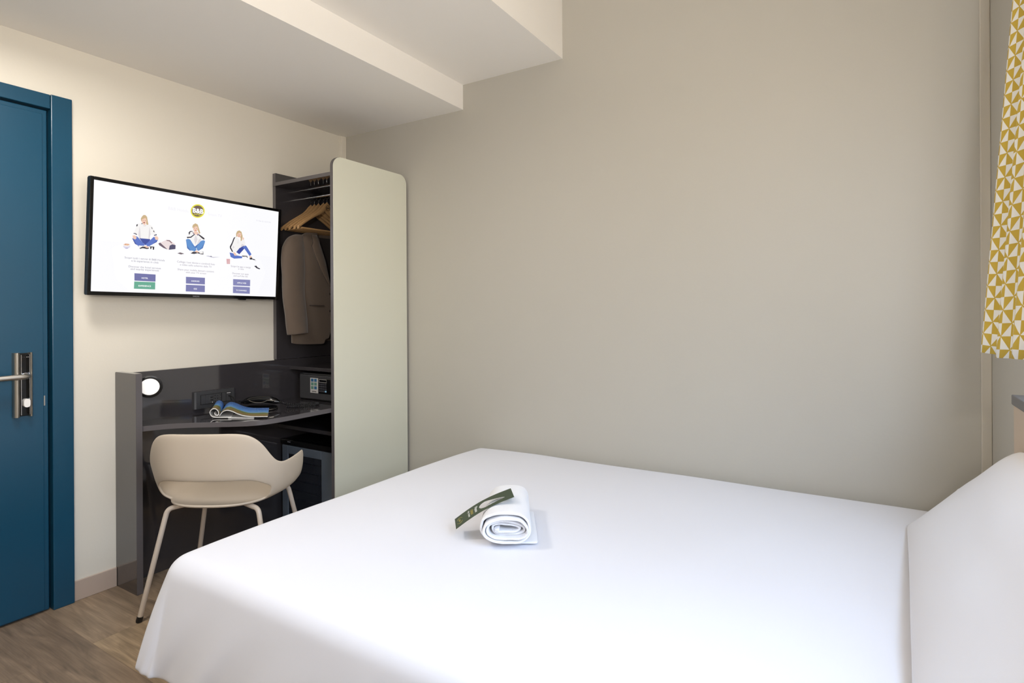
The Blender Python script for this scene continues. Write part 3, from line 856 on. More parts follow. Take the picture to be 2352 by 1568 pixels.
# ------------------------------------------------------------------ clothes hangers
def hanger_parts(root, logo):
    """local frame: x = facing, y = shoulder to shoulder, z up; origin at the centre of the rail"""
    bm = B()
    n = 25
    prof = []
    for i in range(n):
        s = -1 + 2 * i / (n - 1)
        a = abs(s)
        top = -0.056 - 0.128 * a ** 0.95 + 0.020 * math.exp(-(a / 0.16) ** 2)
        th = 0.020 + 0.022 * math.exp(-(a / 0.24) ** 2)
        prof.append((s * 0.205, top - 0.01 * a ** 6, th, 0.005 + 0.004 * a, 0.008 * a * a))
    rings = []
    for (y, top, th, hw, fx) in prof:
        ring = []
        for k in range(12):
            an = 2 * PI * k / 12
            ring.append(bm.verts.new((fx + hw * math.copysign(abs(math.cos(an)) ** 0.6, math.cos(an)), y, top - th / 2 + th / 2 * math.copysign(abs(math.sin(an)) ** 0.7, math.sin(an)))))
        rings.append(ring)
    for a, b in zip(rings, rings[1:]):
        for k in range(12):
            bm.faces.new((a[k], a[(k + 1) % 12], b[(k + 1) % 12], b[k]))
    bm.faces.new(rings[0])
    bm.faces.new(list(reversed(rings[-1])))
    add('wooden_arm', bm, M_HANGER, root, smooth=True, local=True)
    bm = B()
    tube(bm, [(0.012, -0.185, -0.206), (0.012, 0.185, -0.206)], 0.0052, 10)
    add('trouser_bar', bm, M_HANGER, root, smooth=True, local=True)
    hk = [(0, 0, -0.050), (0, 0, -0.030), (0, 0.002, -0.018)]
    for i in range(13):
        an = math.radians(-110 + 245 * i / 12)
        hk.append((0, 0.0 + 0.0155 * math.cos(an), 0.000 + 0.0155 * math.sin(an)))
    bm = B()
    tube(bm, hk, 0.0018, 8)
    add('hook', bm, M_CHROME, root, smooth=True, local=True)
    if logo:
        bm = B()
        tube(bm, [(0.0079, 0.014 * math.cos(a), -0.072 + 0.014 * math.sin(a)) for a in [2 * PI * i / 24 for i in range(24)]], 0.0011, 6, closed=True)
        text_bm(bm, 'B&B', frame((0.0085, 0, -0.072), (0, 1, 0), (0, 0, 1), (1, 0, 0)), width=0.021, bold=0.02)
        add('round_logo', bm, M_BLACK, root, local=True, label='black round printed logo')

HG = 'wooden hangers on the wardrobe rail'
hangers = []
for (x, lab, logo, rz) in ((0.040, 'beech hanger farthest back on the rail, against the wardrobe back panel', 0, 0.0),
                           (0.108, 'beech hanger holding the taupe jacket', 0, 0.0),
                           (0.073, 'bare beech hanger between the rearmost one and the jacket', 0, 0.0),
                           (0.150, 'beech hanger directly behind the one with the round logo', 0, 0.0),
                           (0.180, 'front beech hanger with round black logo, nearest the wardrobe front', 1, 0.0)):
    r = empty('clothes_hanger', (x, 2.245, 1.8680), lab, 'hanger', HG, rotz=rz)
    hanger_parts(r, logo)
    hangers.append(r)

# ------------------------------------------------------------------ jacket
jk = empty('jacket', (0.11, 2.25, 1.03), 'taupe wool blazer hanging in the open wardrobe', 'jacket')
JX, JY = 0.110, 2.245
def jwid(z):        # half width of the torso
    t = (1.648 - z) / 0.62
    return 0.150 + 0.035 * t + 0.012 * math.sin(PI * t) if t > 0.06 else 0.150 * (0.55 + 0.45 * (max(t, 0) / 0.06) ** 0.5)
def jdep(z):
    t = (1.648 - z) / 0.62
    return 0.030 + 0.026 * min(1, t * 4) - 0.008 * t
NZ, NA = 26, 40
def jpt(i, j):
    z0 = 1.652 - 0.625 * j / (NZ - 1)
    a = 2 * PI * i / NA                        # 0 = front (+x) middle, going to -y
    y = -math.sin(a) * jwid(z0)
    x = math.cos(a) * jdep(z0)
    z = z0 + 0.002 * (1 - min(1.0, abs(y) / 0.17)) * (1 - j / (NZ - 1)) ** 3 - 0.012 * max(0, math.cos(a)) * (j / (NZ - 1)) ** 6
    fold = 0.004 * math.sin(5 * a + 1.0 + 2 * z) * (j / NZ)
    return Vector((JX - 0.002 + x + fold * 0.8, JY + y, z))
bm = B()
vs_ = [[bm.verts.new(jpt(i, j)) for i in range(NA)] for j in range(NZ)]
for j in range(NZ - 1):
    for i in range(NA):
        a0 = 2 * PI * (i + 0.5) / NA
        zc = 1.652 - 0.625 * (j + 0.5) / (NZ - 1)
        yc = -math.sin(a0) * jwid(zc)
        if math.cos(a0) > 0:
            # the open neck: a V down to the top button, and the cutaway at the hem
            if zc > 1.33 and abs(yc - 0.055) < 0.012 + 0.085 * (zc - 1.33) / 0.32:
                continue
            if zc < 1.12 and abs(yc - 0.055) < 0.010 + 0.09 * ((1.12 - zc) / 0.1) ** 2:
                continue
        bm.faces.new((vs_[j][i], vs_[j][(i + 1) % NA], vs_[j + 1][(i + 1) % NA], vs_[j + 1][i]))
bmesh.ops.delete(bm, geom=[v for v in bm.verts if not v.link_faces], context='VERTS')
for v in bm.verts:      # smooth the stepped edges of the opening
    pass
bed = [v for v in bm.verts if v.is_boundary and 1.06 < v.co.z < 1.62 and v.co.x > JX]
for _ in range(4):
    new = {}
    for v in bed:
        nb = [e.other_vert(v) for e in v.link_edges if e.is_boundary]
        if len(nb) == 2:
            new[v] = v.co * 0.4 + (nb[0].co + nb[1].co) * 0.3
    for v, c in new.items():
        v.co = c
add('body', bm, [M_JACKET, M_LINING], jk, smooth='all', recalc=True,
    mods=[('SOLIDIFY', dict(thickness=0.004, offset=0, material_offset=0)), ('SUBSURF', dict(levels=1, render_levels=2))])
# dark lining of the back seen through the open front
bm = B()
def lpt(i, j):
    s = -1 + 2 * i / 14
    z = 1.636 - 0.54 * j / 12
    return Vector((JX - jdep(z) * math.sqrt(max(0, 1 - (s * 0.86) ** 2)) * 0.86, JY + s * jwid(z) * 0.88, z))
grid(bm, 15, 13, lpt)
add('lining', bm, M_LINING, jk, smooth='all', label='dark inner lining')
# lapel: a flat strip folded back along the V
def jsurf(y, z, lift):
    w = jwid(z)
    s = max(-0.98, min(0.98, (y - JY) / w))
    return Vector((JX - 0.002 + jdep(z) * math.sqrt(1 - s * s) + lift, y, z))
for sg in (-1, 1):
    bm = B()
    rows = []
    for k in range(15):
        t = k / 14
        z = 1.638 - 0.296 * t
        yin = JY + 0.055 + sg * (0.012 + 0.085 * (z - 1.33) / 0.32) * (1 if sg < 0 else 1)
        wd = 0.058 * math.sin(PI * (0.25 + 0.75 * t)) ** 0.8 * (0.75 if t < 0.18 else 1.0) + 0.004
        row = []
        for q in range(5):
            f = q / 4
            y = yin + sg * (wd * f) + 0.004 * sg
            row.append(bm.verts.new(jsurf(y, z, 0.008 + 0.005 * math.sin(PI * f))))
        rows.append(row)
    for a, b in zip(rows, rows[1:]):
        for q in range(4):
            bm.faces.new((a[q], a[q + 1], b[q + 1], b[q]))
    edge_ = [r_[-1].co.copy() + Vector((0.002, 0, 0)) for r_ in rows]
    lap = add('lapel', bm, M_JACKET, jk, smooth='all', mods=[('SOLIDIFY', dict(thickness=0.004, offset=0))])
    bm = B()
    tube(bm, edge_, 0.0014, 6)
    add('lapel_seam_shade', bm, M_SEAMSHADE, lap)  # dark line painting the shade along the lapel edge
def sleeve(sg):
    path = [(JX - 0.004, JY + sg * 0.135, 1.634), (JX + 0.000, JY + sg * 0.166, 1.610), (JX + 0.006, JY + sg * 0.180, 1.55), (JX + 0.010, JY + sg * 0.186, 1.45), (JX + 0.018, JY + sg * 0.190, 1.33), (JX + 0.032, JY + sg * 0.190, 1.20), (JX + 0.046, JY + sg * 0.184, 1.082)]
    rad = [0.022, 0.046, 0.068, 0.070, 0.068, 0.064, 0.062]
    pts = smoothpath(path, 2)
    m = len(pts)
    rr = []
    for i in range(m):
        t = i / (m - 1) * (len(rad) - 1)
        k = min(int(t), len(rad) - 2)
        rr.append(rad[k] + (rad[k + 1] - rad[k]) * (t - k))
    bm = B()
    rings = []
    for i in range(m):
        ring = []
        for k in range(20):
            a = 2 * PI * k / 20
            rx, ry = rr[i] * 0.62, rr[i] * 1.0
            wr = 1 + 0.03 * math.sin(3 * a + pts[i].z * 30) + 0.02 * math.sin(2 * a - pts[i].z * 17)
            tilt = 0.10 * (i / m) ** 4
            ring.append(bm.verts.new(pts[i] + Vector((math.cos(a) * rx * wr, math.sin(a) * ry * wr, math.sin(a) * ry * tilt))))
        rings.append(ring)
    for a, b in zip(rings, rings[1:]):
        for k in range(20):
            bm.faces.new((a[k], a[(k + 1) % 20], b[(k + 1) % 20], b[k]))
    bm.faces.new(rings[0])
    s = add('sleeve', bm, M_JACKET, jk, smooth='all', mods=[('SOLIDIFY', dict(thickness=0.003, offset=-1))])
    return s
slv = sleeve(-1)
sleeve(1)
for k in range(4):
    bm = B()
    z = 1.160 - 0.0145 * k
    c = Vector((0.190 + 0.0012 * k - 0.030, JY - 0.222 + 0.001 * k, z))
    d = Vector((0.75, -0.66, 0)).normalized()
    tube(bm, [c, c + d * 0.006], 0.0062, 14)
    add('cuff_button', bm, M_BUTTON, slv, smooth=True)
for z in (1.305, 1.205):
    bm = B()
    c = jsurf(JY + 0.037, z, 0.002)
    tube(bm, [c, c + Vector((0.007, 0, 0))], 0.0085, 16)
    add('front_button', bm, M_BUTTON, jk, smooth=True)
bm = B()
tube(bm, [jsurf(JY - 0.105 + 0.095 * i / 8, 1.238 - 0.002 * i / 8, 0.005) for i in range(9)], 0.0026, 6)
add('pocket_slit', bm, M_SEAMSHADE, jk)

# ------------------------------------------------------------------ safe
safe = empty('safe', (0.29, 2.3, 0.7125), 'small black electronic room safe with keypad on the desk inside the wardrobe', 'safe')
sb = add('body', box(0.105, 0.470, 2.110, 2.46, 0.7125, 0.862, 0.006), M_BLACK, safe)
sd = add('door', box(0.118, 0.457, 2.100, 2.111, 0.722, 0.853, 0.003), M_DKGREY, safe)
add('instruction_sticker', box(0.208, 0.272, 2.0985, 2.1003, 0.756, 0.838, 0.0008), M_STICK, sd, label='silver sticker with six blue and green pictograms')
for r_ in range(3):
    for c_ in range(2):
        add('pictogram', box(0.216 + 0.026 * c_, 0.236 + 0.026 * c_, 2.0975, 2.0986, 0.818 - 0.0205 * r_, 0.834 - 0.0205 * r_), M_ICONG if r_ == 1 or (r_, c_) == (2, 0) else M_ICONB, sd)
bm = box(0.222, 0.258, 2.0980, 2.0986, 0.7625, 0.7660)
add('sticker_lettering', bm, M_BLACK, sd)
kp = add('keypad', box(0.276, 0.372, 2.0975, 2.1003, 0.756, 0.836, 0.001), M_BLACKG, sd)
bm = B()
fr = [(0.283, 0.833), (0.342, 0.833), (0.342, 0.8175), (0.283, 0.8175)]
tube(bm, [(x, 2.0968, z) for x, z in fr], 0.0011, 6, closed=True)
add('display_frame', bm, M_STICK, kp)
for r_ in range(4):
    for c_ in range(4):
        last = (r_, c_) == (3, 3)
        add('key', box(0.283 + 0.0155 * c_, 0.2955 + 0.0155 * c_, 2.0958, 2.0976, 0.803 - 0.0125 * r_, 0.812 - 0.0125 * r_, 0.0008), M_KEYB if last else M_KEY, kp)

# ------------------------------------------------------------------ minibar fridge
fr_ = empty('minibar_fridge', (0.25, 2.28, 0), 'black minibar fridge with smoked glass door under the wardrobe shelf', 'fridge')
add('cabinet', box(0.040, 0.468, 2.065, 2.505, 0.004, 0.497, 0.006), M_BLACK, fr_)
add('top_strip', box(0.040, 0.468, 2.030, 2.0655, 0.468, 0.498, 0.004), M_BLACKG, fr_)
fd = []
bm = B()
D0, D1 = 2.034, 2.0645
bx(bm, 0.050, 0.100, D0, D1, 0.030, 0.466, 0.003)
bx(bm, 0.372, 0.458, D0, D1, 0.030, 0.466, 0.003)
bx(bm, 0.100, 0.372, D0, D1, 0.420, 0.466, 0.003)
bx(bm, 0.100, 0.372, D0, D1, 0.030, 0.075, 0.003)
fdoor = add('door_frame', bm, M_FRIDGE, fr_)
add('door_glass', box(0.099, 0.373, D0 + 0.004, D0 + 0.010, 0.074, 0.421), M_FGLASS, fdoor)
for k in range(6):
    bm = B()
    z = 0.385 - 0.052 * k
    tube(bm, [(0.104, D0 + 0.0035, z), (0.368, D0 + 0.0035, z)], 0.0022, 6)
    add('shelf_line', bm, M_FLINE, fdoor)
add('door_trim', box(0.456, 0.466, D0 - 0.001, D1, 0.034, 0.464, 0.002), M_STEEL, fdoor)
bm = box(0.103, 0.113, 2.0293, 2.0305, 0.4855, 0.4885)
bx(bm, 0.115, 0.126, 2.0293, 2.0305, 0.4850, 0.4885)
add('maker_mark', bm, M_GREYTXT, fr_)

# ------------------------------------------------------------------ socket panel
sk = empty('socket_panel', (0.028, 1.6575, 0.73), 'wide anthracite socket and switch plate above the desktop', 'socket')
bm = B()
poly = [(1.548, 0.028), (1.552, 0.040), (1.560, 0.0435), (1.755, 0.0435), (1.763, 0.040), (1.767, 0.028)]
prism(bm, poly, 0.729, 0.812, frame((0, 0, 0), (0, 1, 0), (1, 0, 0), (0, 0, 1)))
add('cover_plate', bm, M_DKGREY, sk)
add('insert', box(0.0425, 0.0445, 1.580, 1.740, 0.747, 0.796, 0.001), M_BLACK, sk)
ys = [1.584, 1.6065, 1.629, 1.652, 1.674, 1.696, 1.7185]
for i, y in enumerate((1.583, 1.6045)):
    add('switch', box(0.044, 0.0465 + 0.001 * i, y, y + 0.0205, 0.749, 0.794, 0.001), M_DKGREY, sk)
us = add('usb_socket', box(0.044, 0.0462, 1.626, 1.6455, 0.749, 0.794, 0.001), M_DKGREY, sk)
for z in (0.779, 0.766):
    add('usb_port', box(0.0461, 0.0466, 1.629, 1.642, z - 0.0022, z + 0.0022), M_BLACKG, us)
add('usb_light', box(0.0461, 0.0468, 1.638, 1.641, 0.7525, 0.756), M_WHITEP, us)
ps = add('power_socket', box(0.044, 0.0462, 1.647, 1.687, 0.749, 0.794, 0.001), M_DKGREY, sk)
for (y, z) in ((1.653, 0.786), (1.667, 0.783), (1.681, 0.786), (1.653, 0.771), (1.667, 0.770), (1.681, 0.771), (1.653, 0.757), (1.667, 0.757), (1.681, 0.757)):
    bm = B()
    tube(bm, [(0.0455, y, z), (0.0466, y, z)], 0.0023, 8)
    add('pin_hole', bm, M_BLACKG, ps)
add('blank_module', box(0.044, 0.0465, 1.690, 1.711, 0.749, 0.794, 0.001), M_DKGREY, sk)
pj = add('phone_jack', box(0.044, 0.0465, 1.7125, 1.7365, 0.749, 0.794, 0.001), M_DKGREY, sk)
add('label_strip', box(0.0463, 0.0470, 1.7145, 1.7345, 0.789, 0.7925), M_STICK, pj)

# ------------------------------------------------------------------ reading lamp
lamp = empty('reading_lamp', (0.028, 1.305, 0.875), 'small round black reading lamp with white diffuser in the desk corner', 'lamp')
LC = Vector((0.118, 1.311, 0.874))
ax = Vector((0.86, -0.42, -0.16)).normalized()
bm = B()
prof = [(-0.050, 0.004), (-0.050, 0.026), (-0.046, 0.031), (-0.026, 0.034), (-0.010, 0.046), (0.000, 0.0495), (0.005, 0.0495), (0.0065, 0.047), (0.0065, 0.0385), (0.0045, 0.0375)]
q = Vector((0, 0, 1)).cross(ax).normalized()
w = ax.cross(q)
rings = [[bm.verts.new(LC + ax * h + (q * math.cos(2 * PI * k / 40) + w * math.sin(2 * PI * k / 40)) * r) for k in range(40)] for h, r in prof]
for a, b in zip(rings, rings[1:]):
    for k in range(40):
        bm.faces.new((a[k], a[(k + 1) % 40], b[(k + 1) % 40], b[k]))
bm.faces.new(rings[0])
add('lamp_head', bm, M_BLACK, lamp, smooth=True)
bm = B()
prof = [(0.004, 0.0376), (0.0056, 0.0365), (0.0062, 0.030), (0.0064, 0.001)]
rings = [[bm.verts.new(LC + ax * h + (q * math.cos(2 * PI * k / 40) + w * math.sin(2 * PI * k / 40)) * r) for k in range(40)] for h, r in prof]
for a, b in zip(rings, rings[1:]):
    for k in range(40):
        bm.faces.new((a[k], a[(k + 1) % 40], b[(k + 1) % 40], b[k]))
bm.faces.new(rings[-1])
add('diffuser', bm, M_LAMPW, lamp, smooth=True)
bm = B()
tube(bm, [(0.028, 1.331, 0.884), (0.034, 1.331, 0.884)], 0.022, 20)
tube(bm, smoothpath([(0.030, 1.331, 0.884), (0.055, 1.331, 0.884), LC - ax * 0.048], 2), 0.008, 10)
add('wall_bracket', bm, M_CHROME, lamp, smooth=True)

# ------------------------------------------------------------------ telephone
ph = empty('telephone', (0.20, 1.84, 0.712), 'black corded telephone lying behind the open magazine on the desk', 'telephone')
PX = Vector((0.850, 0.526, 0)).normalized()       # along the handset
PY = Vector((-0.526, 0.850, 0)).normalized()
PC = Vector((0.200, 1.792, 0.7125))
Mp = frame(PC, PX, PY, (0, 0, 1))
bm = B()
NU = 32
rings = []
for (z, s) in ((0.0, 0.97), (0.004, 1.0), (0.012, 0.97), (0.018, 0.88), (0.021, 0.7), (0.0215, 0.3)):
    ring = []
    for k in range(NU):
        a = 2 * PI * k / NU
        cx = math.copysign(abs(math.cos(a)) ** 0.75, math.cos(a)) * 0.085 * s + 0.012
        cy = math.copysign(abs(math.sin(a)) ** 0.85, math.sin(a)) * 0.072 * s
        ring.append(bm.verts.new(Mp @ Vector((cx, cy - 0.022, z * (0.55 + 5.0 * max(0.0, cy + 0.02))))))
    rings.append(ring)
for a, b in zip(rings, rings[1:]):
    for k in range(NU):
        bm.faces.new((a[k], a[(k + 1) % NU], b[(k + 1) % NU], b[k]))
bm.faces.new(rings[0])
bm.faces.new(rings[-1])
add('base', bm, M_BLACKG, ph, smooth='all')
bm = B()
rings = []
for i in range(25):
    s = -1 + 2 * i / 24
    e = (1 - abs(s) ** 5)
    zc = 0.028 + 0.016 * (1 - s * s)
    hh = (0.017 + 0.004 * s * s) * max(e, 0.25)
    hw = (0.020 + 0.006 * s * s) * max(e, 0.25)
    ring = []
    for k in range(16):
        a = 2 * PI * k / 16
        ring.append(bm.verts.new(Mp @ Vector((s * 0.102, 0.020 + hw * math.cos(a), zc + hh * math.sin(a)))))
    rings.append(ring)
for a, b in zip(rings, rings[1:]):
    for k in range(16):
        bm.faces.new((a[k], a[(k + 1) % 16], b[(k + 1) % 16], b[k]))
bm.faces.new(rings[0])
bm.faces.new(rings[-1])
hs = add('handset', bm, M_BLACKG, ph, smooth='all')
bm = B()
tube(bm, smoothpath([Mp @ Vector(p) for p in ((-0.050, -0.006, 0.042), (-0.030, -0.009, 0.034), (0.005, -0.009, 0.031), (0.030, -0.009, 0.035), (0.045, -0.006, 0.044), (0.075, -0.004, 0.040))], 2), 0.0011, 8)
add('handset_trim', bm, M_STEEL, hs, smooth=True)
bm = B()
tube(bm, smoothpath([Mp @ Vector(p) for p in ((0.050, -0.088, 0.006), (0.076, -0.076, 0.006), (0.094, -0.054, 0.006), (0.098, -0.035, 0.006))], 2), 0.0016, 8)
add('base_trim', bm, M_STEEL, ph, smooth=True)
# line cord into the jack and the coiled handset cord
bm = B()
a0 = Vector((0.047, 1.724, 0.776))
b0 = Mp @ Vector((-0.100, 0.015, 0.034))
tube(bm, smoothpath([a0, a0 + Vector((0.02, 0.006, -0.003)), (a0 + b0) / 2 + Vector((0.005, 0, -0.012)), b0 + Vector((-0.015, 0.0, 0.0)), b0], 3), 0.0026, 8)
add('line_cord', bm, M_BLACK, ph, smooth=True)
bm = B()
ctr = []
c1 = Mp @ Vector((0.100, 0.020, 0.030))
base_path = smoothpath([c1, c1 + Vector((0.03, 0.02, -0.012)), Vector((0.330, 1.935, 0.7205)), Vector((0.330, 2.035, 0.7205)), Vector((0.392, 2.010, 0.7205)), Vector((0.392, 1.930, 0.7205)), Vector((0.345, 1.890, 0.7205)), Vector((0.310, 1.868, 0.721))], 3)
TURNS = 46
npt = TURNS * 8
L = [0.0]
for a, b in zip(base_path, base_path[1:]):
    L.append(L[-1] + (b - a).length)
for i in range(npt + 1):
    d = L[-1] * i / npt
    k = 0
    while k < len(L) - 2 and L[k + 1] < d:
        k += 1
    f = (d - L[k]) / max(1e-9, L[k + 1] - L[k])
    p = base_path[k].lerp(base_path[k + 1], f)
    t = (base_path[k + 1] - base_path[k]).normalized()
    u = Vector((0, 0, 1))
    v = t.cross(u).normalized()
    an = 2 * PI * TURNS * i / npt
    ctr.append(p + (u * math.cos(an) + v * math.sin(an)) * 0.0058)
tube(bm, ctr, 0.0018, 5)
add('coiled_cord', bm, M_BLACK, ph, smooth='all')

# ------------------------------------------------------------------ magazine
mg = empty('magazine', (0.36, 1.66, 0.712), 'open magazine with a blue sky photo page, left half rolled under, on the desk', 'magazine')
W_ = Vector((0.86, 0.51, 0)).normalized()
D_ = Vector((-0.80, 0.60, 0)).normalized()
MO = Vector((0.248, 1.507, 0.7124))
NDEP = 9
def ribbon(bm, path, th, depth, uvs=None, mi=0, mi_bot=1, mi_edge=1, d0=0.0):
    """path of (w, z); thickness th below it; swept by depth along D_"""
    n = len(path)
    nor = []
    for i in range(n):
        a, b = path[max(i - 1, 0)], path[min(i + 1, n - 1)]
        dx, dz = b[0] - a[0], b[1] - a[1]
        l = math.hypot(dx, dz)
        nor.append((-dz / l, dx / l))
    lay = bm.loops.layers.uv.verify()
    def P3(w, z, d):
        return MO + W_ * w + D_ * d + Vector((0, 0, z + (0.006 * (d / 0.215) ** 2 if z > 0.0045 else 0.0)))
    top = [[bm.verts.new(P3(path[i][0], path[i][1], d0 + depth * j / NDEP)) for i in range(n)] for j in range(NDEP + 1)]
    bot = [[bm.verts.new(P3(path[i][0] - nor[i][0] * th, path[i][1] - nor[i][1] * th, d0 + depth * j / NDEP)) for i in range(n)] for j in range(NDEP + 1)]
    for j in range(NDEP):
        for i in range(n - 1):
            f = bm.faces.new((top[j][i], top[j][i + 1], top[j + 1][i + 1], top[j + 1][i]))
            f.material_index = mi
            for lp, (a, b) in zip(f.loops, ((i, j), (i + 1, j), (i + 1, j + 1), (i, j + 1))):
                lp[lay].uv = (a / (n - 1), b / NDEP)
            f = bm.faces.new((bot[j][i], bot[j + 1][i], bot[j + 1][i + 1], bot[j][i + 1]))
            f.material_index = mi_bot
        for i in (0, n - 1):
            f = bm.faces.new((top[j][i], bot[j][i], bot[j + 1][i], top[j + 1][i]))
            f.material_index = mi_edge
    for j in (0, NDEP):
        for i in range(n - 1):
            f = bm.faces.new((top[j][i], top[j][i + 1], bot[j][i + 1], bot[j][i]))
            f.material_index = mi_edge
right = [(p.x, p.y) for p in smoothpath([(0.044, 0.014, 0), (0.052, 0.026, 0), (0.064, 0.036, 0), (0.082, 0.040, 0), (0.105, 0.034, 0), (0.130, 0.022, 0), (0.160, 0.012, 0), (0.200, 0.009, 0), (0.268, 0.010, 0)], 2)]
left = [(p.x, p.y) for p in smoothpath([(0.020, 0.026, 0), (0.022, 0.018, 0), (0.030, 0.012, 0), (0.041, 0.014, 0), (0.043, 0.024, 0), (0.040, 0.036, 0), (0.028, 0.047, 0), (0.012, 0.047, 0), (0.000, 0.036, 0), (-0.002, 0.024, 0), (0.008, 0.007, 0), (0.026, 0.0035, 0), (0.05, 0.0035, 0), (0.075, 0.0035, 0), (0.100, 0.0035, 0)], 2)]
bm = B()
ribbon(bm, right, 0.0026, 0.215)
add('right_page', bm, [M_PAGE, M_PAPER], mg, smooth=True, recalc=False, label='photo page of blue sky over golden fields')
bm = B()
ribbon(bm, list(reversed(left)), 0.0030, 0.215)
add('rolled_page', bm, [M_PAGE, M_PAPER], mg, smooth=True, recalc=False, label='half rolled back under itself')
bm = B()
ribbon(bm, [(0.085, 0.0036), (0.12, 0.0036), (0.16, 0.0034), (0.205, 0.0034)], 0.0026, 0.10)
add('under_page', bm, [M_PAPER, M_PAPER], mg, recalc=False)

# ------------------------------------------------------------------ television
tv = bpy.data.objects.new('television', None)
COL.objects.link(tv)
ti, rl = math.radians(3.1), 0.0089
Nn = Vector((math.cos(ti), 0, -math.sin(ti)))
Uu = Vector((0, math.cos(rl), 0)) + Vector((math.sin(ti), 0, math.cos(ti))) * (-math.sin(rl))
Vv = Nn.cross(Uu)
tv.matrix_basis = frame((0.111, 1.5315, 1.5165), Uu, Vv, Nn)
tag(tv, 'flat television showing a white menu screen, mounted on the wall above the desk', 'television')
bm = B()
Mi = Matrix.Identity(4)
OX0, OX1, OY0, OY1 = -0.4490, 0.4495, -0.2455, 0.2430
SX0, SX1, SY0, SY1 = -0.4355, 0.4330, -0.2293, 0.2289
def ringbox(bm, x0, x1, y0, y1, X0_, X1_, Y0_, Y1_, z0, z1, bev):
    bx(bm, x0, X0_, y0, y1, z0, z1, bev)
    bx(bm, X1_, x1, y0, y1, z0, z1, bev)
    bx(bm, X0_, X1_, Y1_, y1, z0, z1, bev)
    bx(bm, X0_, X1_, y0, Y0_, z0, z1, bev)
ringbox(bm, OX0, OX1, OY0, OY1, SX0, SX1, SY0, SY1, -0.022, 0.002, 0.0015)
add('bezel', bm, M_BLACKG, tv, local=True)
bm = box(OX0 + 0.002, OX1 - 0.002, OY0 + 0.002, OY1 - 0.002, -0.034, -0.020, 0.003)
bx(bm, -0.30, 0.30, -0.20, 0.12, -0.052, -0.033, 0.01)
add('back_cover', bm, M_BLACK, tv, local=True)
bm = box(-0.1, 0.1, -0.1, 0.1, -0.066, -0.052, 0.002)
bx(bm, -0.04, 0.04, -0.06, 0.06, -0.095, -0.064, 0.002)
add('wall_mount', bm, M_BLACK, tv, local=True)
bm = box(0.222, 0.262, OY0 - 0.006, OY0 + 0.002, -0.012, 0.0, 0.002)
add('infrared_sensor', bm, M_BLACK, tv, local=True)
bm = B()
text_bm(bm, 'SAMSUNG', Matrix.Translation((0, -0.2385, 0.0024)), width=0.030, bold=0.02)
add('brand_lettering', bm, M_GREYTXT, tv, local=True, recalc=False)

# the picture on the screen: one lit mesh, one material per colour
screen_mats, screen_idx = [], {}
def smat(c, k=1.0):
    if c not in screen_idx:
        m = bpy.data.materials.new('screen_' + c.lower())
        m.use_nodes = True
        b = m.node_tree.nodes['Principled BSDF']
        b.inputs['Base Color'].default_value = (0.02, 0.02, 0.02, 1)
        b.inputs['Roughness'].default_value = 0.25
        b.inputs['Emission Color'].default_value = srgb(c)
        b.inputs['Emission Strength'].default_value = k * SCREEN_K
        screen_idx[c] = len(screen_mats)
        screen_mats.append(m)
    return screen_idx[c]
SCREEN_K = 1.0 / (2 ** EXPO)
bm = B()
def flat(c, pts, z):
    f = bm.faces.new([bm.verts.new((x, y, z)) for x, y in pts])
    f.material_index = smat(c)
flat('FBFBFE', [(SX0, SY0), (SX1, SY0), (SX1, SY1), (SX0, SY1)], 0.0)
z = 0.00002
for c, pts in SCREEN_POLYS:
    flat(c, [(min(max(x / 1000, SX0), SX1), min(max(y / 1000, SY0), SY1)) for x, y in pts], z)
    z += 0.000004
z += 0.00004
for s, c, (ax_, ay_), (bx_, by_), bold in SCREEN_TEXTS:
    w_ = math.hypot(bx_ - ax_, by_ - ay_) / 1000
    text_bm(bm, s, Matrix.Translation(((ax_ + bx_) / 2000, (ay_ + by_) / 2000, z)), mi=smat(c), width=w_, bold=0.02 * bold)
for f in bm.faces:
    f.normal_update()
    if f.normal.z < 0:
        f.normal_flip()
add('screen', bm, screen_mats, tv, local=True, recalc=False, label='lit white hotel menu with three seated women and buttons')

# ================================================================== chair
CX, CY, CA = 0.526, 1.434, math.radians(121.9)
ch = empty('armchair', (CX, CY, 0), 'taupe plastic shell armchair with slim metal legs pulled up to the desk', 'chair', rotz=CA - PI / 2)
def sup(phi, a, bb, bf, e):
    c, s = math.sin(phi), -math.cos(phi)
    b_ = bb if s < 0 else bf
    r = (abs(c / a) ** e + abs(s / b_) ** e) ** (-1 / e)
    return c * r, s * r
NC = 72
def zrim(ph_):
    d = abs((math.degrees(ph_) + 180) % 360 - 180)
    tab = [(0, 0.738), (26, 0.738), (34, 0.735), (42, 0.722), (49, 0.690), (54, 0.650), (59, 0.617), (63, 0.602), (70, 0.597), (82, 0.597), (94, 0.598), (104, 0.598), (110, 0.596), (115, 0.590), (118, 0.555), (121, 0.50), (126, 0.458), (140, 0.444), (180, 0.436)]
    for (a, za), (b, zb) in zip(tab, tab[1:]):
        if a <= d <= b:
            t = (d - a) / (b - a)
            return za + (zb - za) * t
bm = B()
ROWS = 10
cv = bm.verts.new((0, 0.0, 0.437))
grid_ = []
